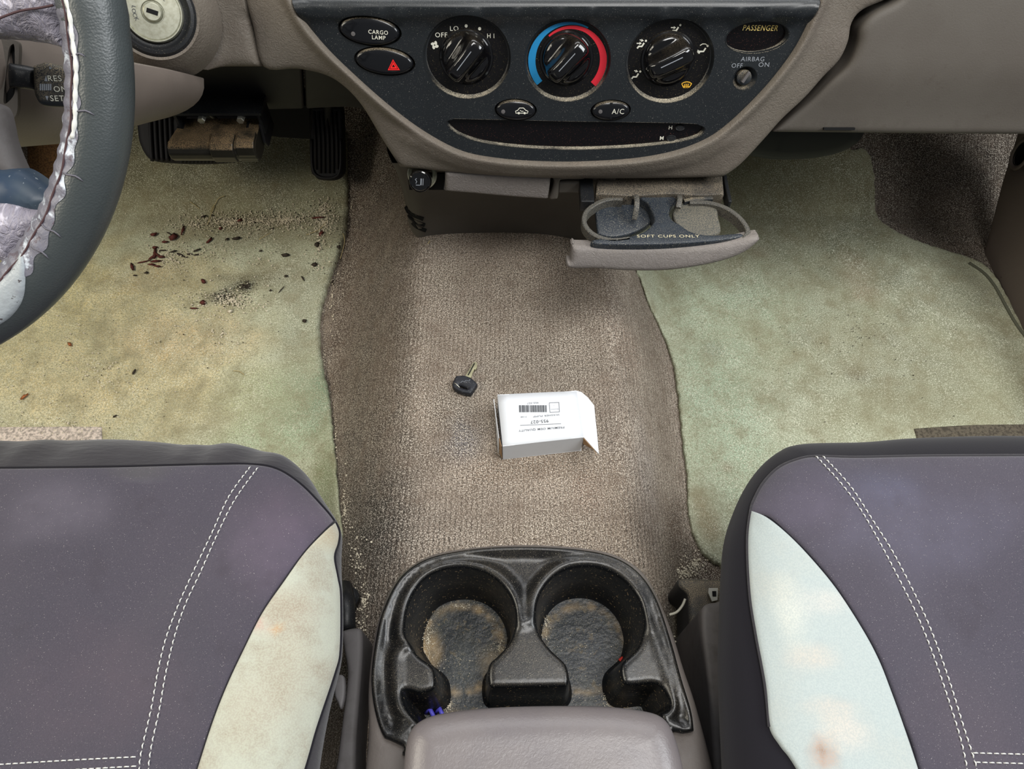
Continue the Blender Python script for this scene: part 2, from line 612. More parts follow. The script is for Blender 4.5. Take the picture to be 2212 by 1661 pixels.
M['brown_carpet'] = mk('brown_carpet', (120, 88, 56), 0.95, var=[(400, 0.4, 0.6, (70, 50, 34), 0.8)], bump=[('noise', 400, 0.8, 0.002)])


def paint(o, blobs, off=(0, 0, 0)):
    """stain attribute: soft blobs of grime, plus painted shade and warm light, at places on the surface: (x, y, rx, ry, colour, amount[, rotation])"""
    me = o.data
    n = len(me.vertices)
    co = np.empty(n * 3)
    me.vertices.foreach_get('co', co)
    co = co.reshape(-1, 3) + base_of(o)
    rgb = np.zeros((n, 3)) + 0.2
    al = np.zeros(n)
    wob = 0.25 * (np.sin(co[:, 0] * 71 + 3 * np.sin(co[:, 1] * 53)) + np.sin(co[:, 1] * 87 + 2 * np.sin(co[:, 0] * 61)))
    for bl in blobs:
        x, y, rx, ry, c, amt = bl[:6]
        ro = bl[6] if len(bl) > 6 else 0
        dx, dy = co[:, 0] - x, co[:, 1] - y
        ux = (dx * math.cos(ro) + dy * math.sin(ro)) / rx
        uy = (-dx * math.sin(ro) + dy * math.cos(ro)) / ry
        d = np.sqrt(ux ** 2 + uy ** 2) * (1 + 0.35 * wob)
        f = (1 - ss(d, 0.25, 1.25)) * amt
        c = np.array(lin(c)[:3])
        na = f + al * (1 - f)
        k = np.where(na > 1e-6, f / np.maximum(na, 1e-6), 0)[:, None]
        rgb = rgb * (1 - k) + c * k
        al = na
    at = me.color_attributes.new('stain_shade', 'FLOAT_COLOR', 'POINT')
    at.data.foreach_set('color', np.c_[rgb, al].ravel())


def blobs(fn, lst):
    """survey list (u, v, rx, ry, colour, amount[, rot]) -> places on the surface fn"""
    out = []
    for b in lst:
        p = on_h([(b[0], b[1])], fn)[0]
        out.append((p[0], p[1]) + tuple(b[2:]))
    return out


def text(body, size, fr, ab, h, m, parent, rot=0.0, xs=1.0, name='lettering', align='CENTER', bold=0.0, shear=0.0, ey_only=None):
    cu = bpy.data.curves.new('t', 'FONT')
    cu.body = body
    cu.size = size
    cu.align_x = align
    cu.align_y = 'CENTER'
    cu.offset = bold
    cu.shear = shear
    cu.resolution_u = 3
    cu.space_character = 1.12
    ob = bpy.data.objects.new('t', cu)
    COL.objects.link(ob)
    bpy.context.view_layer.update()
    me = bpy.data.meshes.new_from_object(ob.evaluated_get(bpy.context.evaluated_depsgraph_get()))
    bpy.data.objects.remove(ob)
    V = np.array([tuple(v.co) for v in me.vertices])
    F = [list(p.vertices) for p in me.polygons]
    bpy.data.meshes.remove(me)
    x, y = V[:, 0] * xs, V[:, 1]
    a = ab[0] + x * math.cos(rot) - y * math.sin(rot)
    b = ab[1] + x * math.sin(rot) + y * math.cos(rot)
    hh = h(a, b) if callable(h) else h
    return mobj(name, fr.w(np.c_[a, b], hh), F, m, parent, smooth=False)


def flat(fr, polys, h, thick=0.0003):
    """small flat printed shapes (list of polygons in frame coordinates) as one geometry"""
    parts = []
    for p in polys:
        p = np.asarray(p, float)
        n = len(p)
        ar = (p[:, 0] * np.roll(p[:, 1], -1) - np.roll(p[:, 0], -1) * p[:, 1]).sum()
        if ar < 0:
            p = p[::-1]
        hh = h(p[:, 0], p[:, 1]) if callable(h) else h
        V = np.vstack([fr.w(p, hh), fr.w(p, np.asarray(hh) - thick)])
        F = [list(range(n))] + [[(i + 1) % n, i, n + i, n + (i + 1) % n] for i in range(n)]
        parts.append((V, F))
    return join(parts)


def stroke(p, wd):
    """polyline -> polygon strip"""
    p = np.asarray(p, float)
    t = np.gradient(p, axis=0)
    t /= np.maximum(np.linalg.norm(t, axis=1), 1e-9)[:, None]
    n = np.c_[-t[:, 1], t[:, 0]] * wd / 2
    return np.vstack([p + n, (p - n)[::-1]])
# ------------------------------------------------------------------ floor: foot wells, transmission tunnel, toe board
def zf(x, y):
    x, y = np.asarray(x, float), np.asarray(y, float)
    s = ss(x, -0.250, -0.098) * (1 - ss(x, 0.105, 0.225))
    toe = 0.62 * np.clip(y - 0.80, 0, 1) + 0.5 * np.clip(y - 0.90, 0, 1)
    dip = 0.004 * np.sin(x * 23 + y * 17) * ss(np.abs(x), 0.25, 0.3)
    return 0.16 * s * (1 - 0.10 * ss(y, 0.75, 0.95)) + toe + dip * 0.4


gx = np.arange(-0.86, 0.861, 0.005)
gy = np.arange(-0.34, 1.121, 0.005)
X, Y = np.meshgrid(gx, gy)
V = np.c_[X.ravel(), Y.ravel(), zf(X.ravel(), Y.ravel())]
nx = len(gx)
F = [[j * nx + i, j * nx + i + 1, (j + 1) * nx + i + 1, (j + 1) * nx + i] for j in range(len(gy) - 1) for i in range(nx - 1)]
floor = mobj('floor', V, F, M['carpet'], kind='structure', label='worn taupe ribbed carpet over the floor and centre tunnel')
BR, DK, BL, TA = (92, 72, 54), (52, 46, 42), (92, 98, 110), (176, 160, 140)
paint(floor, blobs(zf, [  # tunnel slope and under-dash blobs: dirt with shade painted in
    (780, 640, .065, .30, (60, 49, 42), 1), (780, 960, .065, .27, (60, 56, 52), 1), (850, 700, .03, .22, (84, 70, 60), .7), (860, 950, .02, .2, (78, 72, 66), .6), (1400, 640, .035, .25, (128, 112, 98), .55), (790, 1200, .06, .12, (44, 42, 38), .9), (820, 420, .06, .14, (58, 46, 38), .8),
    (985, 915, .035, .05, (66, 68, 70), .6), (1000, 960, .03, .035, (82, 92, 112), .45), (1130, 740, .12, .10, (122, 112, 96), .35), (1130, 830, .09, .06, (98, 100, 94), .35),
    (940, 880, .03, .1, (110, 96, 82), .4), (960, 600, .04, .06, (110, 98, 86), .4), (1200, 600, .03, .05, (112, 98, 86), .4), (1240, 980, .02, .04, (104, 88, 74), .4), (1060, 1060, .03, .02, (100, 84, 70), .4), (1330, 1000, .015, .015, (96, 76, 60), .45), (930, 1010, .02, .03, (110, 100, 92), .4), (1120, 1010, .09, .02, (120, 92, 68), .45), (1270, 1070, .02, .03, (120, 84, 66), .4), (1330, 960, .02, .12, (112, 100, 88), .35),
    (1150, 1130, .12, .03, (104, 94, 84), .35), (1460, 1170, .022, .05, (84, 54, 34), .95), (1465, 1110, .015, .03, (78, 52, 36), .8), (1500, 1230, .05, .03, (66, 48, 34), .95),
    (1400, 1050, .02, .09, (150, 146, 152), .35), (1420, 850, .02, .12, (130, 112, 98), .4), (1340, 680, .035, .05, (150, 132, 118), .4), (1360, 760, .02, .05, (140, 104, 82), .35),
    (860, 1100, .03, .08, (52, 50, 46), .7), (880, 1030, .015, .09, (78, 74, 66), .4), (1000, 590, .07, .03, (150, 140, 118), .3),
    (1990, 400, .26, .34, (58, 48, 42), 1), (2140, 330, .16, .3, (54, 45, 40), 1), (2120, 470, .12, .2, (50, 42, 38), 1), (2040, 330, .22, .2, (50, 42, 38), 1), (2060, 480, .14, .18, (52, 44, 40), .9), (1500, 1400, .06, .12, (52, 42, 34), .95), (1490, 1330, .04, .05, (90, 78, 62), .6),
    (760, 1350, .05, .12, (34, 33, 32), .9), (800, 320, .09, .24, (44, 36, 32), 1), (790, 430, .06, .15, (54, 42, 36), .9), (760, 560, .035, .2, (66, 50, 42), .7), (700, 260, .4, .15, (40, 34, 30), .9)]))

# foot-well sides and toe board behind the pedals
V, F = box_g((0.752, 0.42, 0.16), (0.10, 1.00, 0.62))
wr_f = Frame((0.0, 0, 0), (0, 0, 1), (0, -1, 0))
# wall plane seen edge on at its front end: survey along the front edge of the kick panel
edge_pts = [(0.835, 0.47), (0.835, 0.14), (0.80, 0.08), (0.735, -0.012), (0.70, -0.03), (-0.3, -0.03), (-0.3, 0.10), (0.5, 0.12), (0.62, 0.2), (0.70, 0.47)]
fr_wr = Frame((0.700, 0, 0), (0, 0, 1), (0, -1, 0))
out = np.array([(-y, z) for y, z in edge_pts])
hole = ell((-0.797, 0.130), 0.0125, 0.018)
wall_r = sheet('wall_right', M['kick'], fr_wr, out, lambda a, b, d: rnd(d, 0.012), res=0.05, holes=[hole], skirt=0.05, edge=0.012, kind='structure', loc=(0.7, 0.2, 0), label='dark taupe plastic kick panel beside the passenger mat')
lathe('kick_panel_recess', M['dark_void'], fr_wr, (-0.797, 0.130), [(0.0125, 0.0), (0.012, -0.02)], wall_r, sy=1.44)
lathe('recess_ring', M['kick'], fr_wr, (-0.797, 0.130), [(0.0125, -0.002), (0.0145, 0.002), (0.0165, 0.002), (0.018, 0.0)], wall_r, sy=1.4, cap=False)
fr_wl = Frame((-0.80, 0, 0), (0, 0, 1), (0, 1, 0))
sheet('wall_left', M['kick'], fr_wl, np.array([(-0.3, -0.03), (1.1, -0.03), (1.1, 0.45), (0.75, 0.45), (0.68, 0.12), (-0.3, 0.06)]), 0.0, res=0.1, skirt=0.04, kind='structure', loc=(-0.8, 0.2, 0))
mobj('wall_front', *box_g((0, 1.125, 0.18), (1.7, 0.02, 0.66)), M['dark_trim'], smooth=False, kind='structure', loc=(0, 1.125, 0))
# ribbed sill strip and brown carpet edge left of the steering wheel
sill = mobj('trim_1', *box_g((-0.772, 0.93, 0.115), (0.075, 0.30, 0.03)), M['rib_brown'], smooth=False, loc=(-0.772, 0.93, 0.0), kind='structure', label='brown ribbed sill strip seen through the steering wheel')
for i in range(6):
    x = -0.803 + i * 0.0125
    tube('rib', M['rib_brown'], [(x, 0.785, 0.131), (x, 1.075, 0.131)], 0.0033, sill, n=6)
bc_o = np.array([(-0.735, 0.835), (-0.60, 0.86), (-0.60, 1.06), (-0.735, 1.06)])
sheet('trim_2', M['brown_carpet'], HZ, bc_o, lambda a, b, d: zf(a, b) + 0.016 + rnd(d, 0.008), res=0.02, skirt=0.02, edge=0.008, kind='structure', loc=(-0.66, 0.7, 0), label='brown carpet strip beside the ribbed sill')

# ------------------------------------------------------------------ floor mats
def matfn(off):
    return lambda x, y: zf(x, y) + off


def rough_edge(p, amp=0.0011):
    k = np.arange(len(p))
    n = amp * (rng.random(len(p)) - 0.5) * 2
    t = np.roll(p, -1, 0) - np.roll(p, 1, 0)
    t /= np.maximum(np.linalg.norm(t, axis=1), 1e-9)[:, None]
    return p + np.c_[-t[:, 1], t[:, 0]] * n[:, None]


dm_px = [(748, 285), (750, 385), (750, 450), (745, 500), (722, 570), (705, 620), (692, 670), (690, 730), (697, 790), (710, 850), (715, 900), (722, 980), (731, 1080), (740, 1150)]
e1 = on_h(crv(dm_px, 8, False), matfn(0.008))[:, :2]
dm = np.vstack([e1, crv([(-0.215, 0.16), (-0.24, 0.11), (-0.30, 0.10), (-0.60, 0.10), (-0.74, 0.12), (-0.79, 0.20), (-0.79, 0.66), (-0.77, 0.76), (-0.68, 0.80), (-0.61, 0.84), (-0.59, 0.93), (-0.55, 0.955), (-0.40, 0.96)], 8, False)])
dm = rough_edge(dm)
zm = lambda a, b, d: zf(a, b) + 0.0085 + rnd(d, 0.006, 0.005)
mat_l = sheet('driver_floor_mat', M['mat'], HZ, dm, zm, res=0.0056, skirt=0.006, edge=0.006, loc=(-0.45, 0.5, 0), rings=(0.1, 0.5, 1.0))
tag(mat_l, 'stained sage green and yellowish driver floor mat under the steering wheel and pedals', 'floor mat')
YE, GR, OL = (206, 192, 150), (132, 158, 136), (116, 108, 84)
paint(mat_l, blobs(matfn(.008), [  # dark blobs near the pedals: dirt with under-dash shade painted in
    (520, 350, .36, .13, (92, 77, 54), 1), (480, 300, .34, .12, (62, 52, 38), 1), (600, 330, .2, .08, (66, 57, 44), .8), (640, 400, .18, .11, (90, 84, 68), .9), (650, 440, .12, .08, (98, 96, 84), .7), (420, 480, .13, .05, (128, 118, 92), .55), (150, 720, .28, .16, (218, 200, 150), .85), (60, 600, .12, .1, (226, 208, 140), .7), (380, 600, .1, .05, (196, 176, 130), .6),  # pale yellow blobs: warm light from the driver door put into the colour
    (300, 850, .22, .10, (214, 194, 146), .75), (400, 730, .12, .05, (206, 172, 130), .5), (640, 870, .07, .07, (116, 152, 126), .75), (600, 950, .10, .04, (158, 182, 150), .7), (700, 830, .02, .06, (92, 134, 112), .6),
    (700, 1050, .03, .07, (108, 126, 84), .8), (690, 1120, .03, .03, (92, 104, 68), .7), (540, 850, .06, .06, (166, 176, 140), .6), (520, 610, .05, .02, (96, 82, 54), .7), (610, 590, .04, .03, (108, 92, 60), .6),
    (505, 625, .035, .016, (54, 50, 48), .8, .5), (528, 616, .022, .016, (22, 21, 22), 1, .6), (480, 640, .030, .012, (62, 56, 52), .8, .35), (560, 600, .035, .02, (86, 76, 54), .7), (532, 622, .010, .009, (14, 14, 16), 1, .6), (470, 640, .02, .01, (50, 50, 52), .6, .3), (545, 600, .02, .008, (40, 36, 32), .85), (470, 640, .03, .01, (80, 70, 62), .6), (480, 600, .02, .006, (62, 56, 50), .6),
    (650, 620, .06, .06, (132, 134, 118), .6), (640, 730, .04, .06, (130, 136, 120), .55), (330, 600, .06, .03, (176, 150, 108), .4), (560, 500, .12, .03, (132, 122, 102), .4), (740, 430, .01, .1, (84, 78, 64), .6)]))
hp = on_h([(-30, 921), (-30, 921), (219, 921), (219, 921), (220, 952), (216, 990), (216, 990), (-30, 990), (-30, 990)], matfn(.01))[:, :2]
sheet('heel_pad', M['heel'], HZ, hp, lambda a, b, d: zf(a, b) + 0.0105 + rnd(d, 0.003, 0.002), mat_l, res=0.01, skirt=0.004, edge=0.003, label='flattened pinkish grey rectangle at the rear edge')

pm_px = [(1370, 470), (1372, 560), (1385, 600), (1402, 650), (1430, 710), (1455, 780), (1466, 850), (1476, 950), (1486, 1030), (1488, 1100), (1502, 1160), (1525, 1198), (1556, 1220)]
e1 = on_h(crv(pm_px, 8, False), matfn(.008))[:, :2]
pm_px2 = [(2216, 712), (2184, 648), (2150, 590), (2109, 558), (2033, 534), (1958, 507), (1913, 480), (1894, 456), (1892, 411), (1890, 369), (1881, 332), (1865, 316), (1840, 318), (1780, 300)]
e2 = on_h(crv(pm_px2, 8, False), matfn(.008))[:, :2]
pm = np.vstack([e1, crv([(0.27, 0.12), (0.34, 0.10), (0.60, 0.10), (0.68, 0.14), (0.695, 0.30), (0.700, 0.56)], 8, False), e2, crv([(0.36, 1.0), (0.30, 1.0), (0.215, 0.9)], 8, False)])
pm = rough_edge(pm)
mat_r = sheet('passenger_floor_mat', M['mat'], HZ, pm, zm, res=0.0056, skirt=0.006, edge=0.006, loc=(0.45, 0.5, 0), rings=(0.1, 0.5, 1.0))
tag(mat_r, 'pale green grimy passenger floor mat right of the tunnel', 'floor mat')
paint(mat_r, blobs(matfn(.008), [
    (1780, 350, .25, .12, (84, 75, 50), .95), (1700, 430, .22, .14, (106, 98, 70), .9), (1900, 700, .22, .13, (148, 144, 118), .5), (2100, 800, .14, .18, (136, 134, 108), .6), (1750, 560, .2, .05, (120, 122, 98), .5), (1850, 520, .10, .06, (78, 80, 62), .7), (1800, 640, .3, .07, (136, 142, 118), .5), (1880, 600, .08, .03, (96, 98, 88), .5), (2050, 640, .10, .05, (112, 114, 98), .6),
    (1600, 700, .12, .12, (158, 180, 154), .55), (1560, 900, .08, .16, (150, 178, 152), .6), (1900, 780, .20, .10, (128, 126, 104), .5), (1850, 600, .03, .05, (150, 116, 86), .45), (1880, 640, .03, .02, (140, 100, 76), .35),
    (1850, 810, .02, .015, (92, 80, 66), .6), (1910, 730, .03, .02, (104, 104, 92), .45), (1800, 900, .06, .03, (128, 122, 92), .5), (1960, 690, .03, .02, (96, 96, 88), .4), (1530, 1130, .02, .03, (134, 106, 74), .7),
    (1510, 1080, .015, .02, (140, 112, 82), .55), (1570, 1010, .012, .01, (120, 90, 66), .6), (1540, 760, .02, .02, (104, 106, 100), .5), (1640, 545, .02, .015, (120, 92, 74), .5), (1590, 580, .03, .02, (150, 136, 112), .4),
    (2150, 640, .02, .10, (92, 92, 80), .7, .6), (2000, 880, .1, .03, (116, 112, 88), .45), (1655, 850, .03, .02, (126, 124, 100), .4), (1740, 730, .03, .02, (112, 112, 98), .4), (1500, 650, .04, .03, (168, 190, 166), .4)]))
hp = on_h([(1975, 925), (1975, 925), (2100, 917), (2250, 915), (2250, 915), (2250, 960), (2250, 960), (1985, 960), (1985, 960)], matfn(.01))[:, :2]
sheet('heel_pad', mk('brown_heel_pad', (104, 96, 82), 0.9, var=[(300, .45, .6, (66, 60, 52), .8)], bump=[('noise', 380, .9, .002, 0, (1, 3, 1))]), HZ, hp, lambda a, b, d: zf(a, b) + 0.0105 + rnd(d, 0.003, 0.002), mat_r, res=0.01, skirt=0.004, edge=0.003, label='flattened brown rectangle at the rear edge')
# inner raised welt along the outer edge of the passenger mat
wp = on_h(crv([(2093, 568), (2125, 590), (2150, 620), (2172, 660), (2195, 700), (2225, 740)], 6, False), matfn(.009))
tube('edge_welt', mk('mat_welt', (84, 84, 70), .95), wp, 0.0022, mat_r, n=6)

# ------------------------------------------------------------------ dashboard
DF = Frame((0.05, 0.59, 0.42), (0, math.sin(math.radians(25)), math.cos(math.radians(25))))
PXM = 0.663 / FPX
dash = thing('dashboard', 'taupe dashboard with charcoal climate control panel above the centre tunnel', 'dashboard', (0.05, 0.62, 0.16))


def D(px, h=0.0, n=0, closed=True):
    return DF.uv(crv(px, n, closed) if n else px, h)


inner_px = [(612, -70), (622, -30), (636, 4), (660, 48), (700, 98), (754, 152), (836, 225), (917, 285), (998, 327), (1080, 343), (1161, 349), (1250, 350), (1358, 344), (1440, 331), (1508, 309), (1562, 277), (1630, 214), (1684, 152), (1728, 87), (1765, 5), (1778, -30), (1788, -70)]
inn = D(inner_px, 0.0, 5, False)
dial_c = [(1009, 124), (1226, 132), (1447, 133)]
dial_r = [94, 93, 95]
dials = [(D([c])[0], r * PXM) for c, r in zip(dial_c, dial_r)]
clock_px = [(966, 266), (978, 258), (1010, 257), (1230, 262), (1470, 266), (1512, 271), (1522, 281), (1505, 296), (1450, 309), (1350, 319), (1230, 323), (1120, 318), (1040, 307), (988, 288)]
clock = D(clock_px, 0.0, 4)
pas_c, pas = D([(1636, 80)])[0], None
pas = ell(pas_c, 66 * PXM, 31 * PXM, 0.06)
keysw = D([(1609, 169)])[0]
btns = [((799, 66), 64, 28, -0.10), ((831, 132), 63, 27, -0.10), ((1114, 237), 45, 22, -0.04), ((1319, 238), 43, 21, 0.03)]
bt = [(D([c])[0], a * PXM, b * PXM, r) for c, a, b, r in btns]
holes = [ell(c, r, r * 0.90, n=48) for c, r in dials] + [clock, pas, ell(keysw, 26 * PXM, 24 * PXM, n=28)] + [ell(c, a * 1.05, b * 1.08, r, 36) for c, a, b, r in bt]
ledge_b = D([(1200, 24)])[0][1]


def h_panel(a, b, d):
    # rolls over to a lip along the top
    t = np.clip((b - ledge_b) / 0.012, 0, 1)
    return 0.010 * ss(b, ledge_b - 0.012, ledge_b + 0.003) - 0.016 * (1 - np.sqrt(np.clip(1 - t * t, 0, 1)))


top_b = ledge_b + 0.0118
inn_cut = inn[(inn[:, 1] < top_b)]
panel_poly = np.vstack([[(inn_cut[0][0] - 0.004, top_b)], inn_cut, [(inn_cut[-1][0] + 0.002, top_b)]])
panel = sheet('centre_panel', M['panel'], DF, panel_poly, h_panel, dash, res=0.009, holes=holes, skirt=0.012, hole_edge=0.0, label='charcoal panel holding the climate dials and buttons')
# ledge running forward above the panel and the recess wall behind it
lp = np.array([(x, b) for x, b in zip(np.linspace(panel_poly[0][0] - .01, panel_poly[-1][0] + .01, 24), [0] * 24)])
rows = []
for (hh, bb) in ((-0.004, top_b - 0.0006), (-0.010, top_b + 0.0010), (-0.030, top_b - 0.002), (-0.055, top_b - 0.004), (-0.060, top_b + 0.002), (-0.062, top_b + 0.05)):
    rows.append(DF.w(np.c_[lp[:, 0], np.full(24, bb)], hh))
V = np.vstack(rows)
F = [[r * 24 + i, r * 24 + i + 1, (r + 1) * 24 + i + 1, (r + 1) * 24 + i] for r in range(5) for i in range(23)]
mobj('dusty_ledge', V, F, M['black_dusty'], dash, label='dusty dark shelf above the panel')

# dials
for i, ((c, r), cp) in enumerate(zip(dials, dial_c)):
    ry = 0.90
    dl = lathe('climate_dial', M['dial'], DF, c, [(r * 0.97, -0.0062), (r * 0.6, -0.0062), (0.001, -0.0062)], dash, n=64, sy=ry)
    lathe('dial_rim', M['rimdust'], DF, c, [(r * 1.005, 0.0002), (r * 0.995, -0.0010), (r * 0.965, -0.0058), (r * 0.94, -0.0062)], dl, n=64, sy=ry, cap=False)
    kc = D([(1007, 125), (1224, 128), (1444, 129)], -0.002)[i]
    kr = 0.0222
    lathe('knob_ring', M['gloss'], DF, kc, [(kr * 1.10, -0.0061), (kr * 1.07, -0.005), (kr * 1.0, -0.0045)], dl, n=48, sy=0.97, cap=False)
    ang = math.radians([50, 47, 25][i])
    nr, na = 22, 64
    V, F = [], []
    for q in range(nr + 1):
        rr = kr * (1 - (1 - q / nr) ** 1.0) if q else 1e-5
        for k in range(na):
            t = 2 * math.pi * k / na
            x, y = rr * math.cos(t), rr * math.sin(t)
            s = (x * math.cos(ang) + y * math.sin(ang)) / kr
            p = (-x * math.sin(ang) + y * math.cos(ang)) / kr
            ridge = 1 - float(ss(abs(p), 0.20, 0.60 + 0.08 * s))
            dish = 0.0012 * float(ss(abs(p), 0.3, 0.8))
            z = 0.0015 + dish + ridge * (0.0155 - 0.0035 * s * s)
            er = rr / kr
            z *= math.sqrt(max(0, 1 - max(0, (er - 0.86) / 0.14) ** 2)) * 1.0 if er > 0.86 else 1
            z = z - 0.005 * er ** 8
            V.append((kc[0] + x, kc[1] + y * 0.98, z))
    V = np.array(V)
    W = DF.w(V[:, :2], V[:, 2])
    F = [[q * na + k, q * na + (k + 1) % na, (q + 1) * na + (k + 1) % na, (q + 1) * na + k] for q in range(nr) for k in range(na)]
    mobj('knob', W, [f[::-1] for f in F], M['gloss'], dl)
    # pointer line on the ridge
    cs, sn = math.cos(ang), math.sin(ang)
    pl = [(kc[0] + cs * s - sn * 0.0012, kc[1] + sn * s + cs * 0.0012) for s in (-0.010, 0.010)]
    V, F = flat(DF, [stroke(pl, 0.0007)], 0.0172)
    mobj('pointer_line', V, F, M['grey_ink'], dl, smooth=False)
    HH = -0.0058
    c = D([cp], HH)[0]

    def T(body, u, v, capx, mt, **k):
        return text(body, capx * PXM / 0.70, DF, D([(u, v)], HH)[0], HH, mt, dl, **k)
    if i == 0:
        T('OFF', 953, 76, 9.2, M['white_ink'], bold=0.00003, xs=1.08)
        T('LO', 981, 62, 9.2, M['white_ink'], bold=0.00003, xs=1.08)
        T('H I', 1060, 78, 9, M['white_ink'], xs=0.95)
        P = []
        for u, v in ((1007, 56), (1036, 62)):
            P.append(ell(D([(u, v)], HH)[0], 3.3 * PXM, 3.3 * PXM, n=14))
        fc = D([(939, 97.5)], HH)[0]
        for k in range(4):
            a = math.pi / 4 + k * math.pi / 2 + 0.25
            P.append(ell(fc + np.array([math.cos(a), math.sin(a)]) * 4.8 * PXM, 4.2 * PXM, 2.9 * PXM, a + 0.7, 14))
        for nm, pp in (('speed_dot', P[:1]), ('speed_dot', P[1:2]), ('fan_symbol', P[2:])):
            V, F = flat(DF, pp, HH)
            mobj(nm, V, F, M['white_ink'], dl, smooth=False)
    if i == 1:
        def arc(a0, a1, r0, r1, w0, w1, n=40):
            """band centred on the dial between angles; width tapers w0 -> w1"""
            o_, i_ = [], []
            for k in range(n + 1):
                a = math.radians(a0 + (a1 - a0) * k / n)
                rr = r0 + (r1 - r0) * k / n
                ww = w0 + (w1 - w0) * k / n
                for lst, q in ((o_, rr + ww / 2), (i_, rr - ww / 2)):
                    lst.append((c[0] + math.cos(a) * q * PXM, c[1] + math.sin(a) * q * 0.93 * PXM))
            return np.array(o_ + i_[::-1])
        V, F = flat(DF, [arc(219, 172, 77, 78, 15, 16), arc(172, 120, 78, 79, 16, 9), arc(120, 60, 79, 82, 9, 3)], HH)
        mobj('cold_band', V, F, M['blue_ink'], dl, smooth=False)
        V, F = flat(DF, [arc(-41, 8, 78, 78, 15, 15), arc(8, 60, 78, 75, 15, 9), arc(60, 128, 75, 68, 9, 4)], HH)
        mobj('hot_band', V, F, M['red_ink'], dl, smooth=False)
    if i == 2:
        def man(u, v, sc, arrows, defr=False):
            o = D([(u, v)], HH)[0]
            k = sc * PXM
            q = lambda pts: [(o[0] + x * k, o[1] + y * k) for x, y in pts]
            P = [stroke(q([(-8, -7), (-5, -3), (2, -3), (6, 4)]), 3.4 * k), ell(q([(9.5, 8)])[0], 2.3 * k, 2.3 * k, n=12)]
            if 'f' in arrows:
                P += [stroke(q([(-10, 3), (-4, 3)]), 2 * k), np.array(q([(-4, 6), (1, 3), (-4, 0)]))]
            if 'u' in arrows:
                P += [stroke(q([(-4, 10), (0, 9)]), 2 * k), np.array(q([(0, 12), (5, 8), (-1, 6)]))]
            if 'd' in arrows:
                P += [stroke(q([(-11, 0), (-8, -3)]), 2 * k), np.array(q([(-12, -3), (-6, -1), (-9, -7)]))]
            if defr:
                P += [stroke(q([(-7, 9), (-2, 12), (4, 12), (9, 9)]), 1.6 * k)]
            return P
        for pp in (man(1459, 63, 1.0, 'f'), man(1385, 97, 1.0, 'fu'), man(1373, 163, 1.0, 'u'), man(1518, 108, 1.0, 'd', True)):
            V, F = flat(DF, pp, HH)
            mobj('airflow_symbol', V, F, M['white_ink'], dl, smooth=False)
        o = D([(1483, 184)], HH)[0]
        k = PXM
        q = lambda pts: [(o[0] + x * k, o[1] + y * k) for x, y in pts]
        P = [stroke(q([(-11, 3), (-6, 6), (0, 7), (6, 6), (11, 3)]), 1.8 * k), stroke(q([(-11, 3), (-6, -5)]), 1.8 * k), stroke(q([(11, 3), (6, -5)]), 1.8 * k), stroke(q([(-6, -3), (0, -2), (6, -3)]), 1.4 * k)]
        for x in (-4, 0, 4):
            P.append(stroke(q([(x - 1, -6), (x + 1, -3), (x - 1, 0), (x + 1, 3)]), 1.7 * k))
        V, F = flat(DF, P, HH)
        mobj('defrost_symbol', V, F, M['amber_ink'], dl, smooth=False)

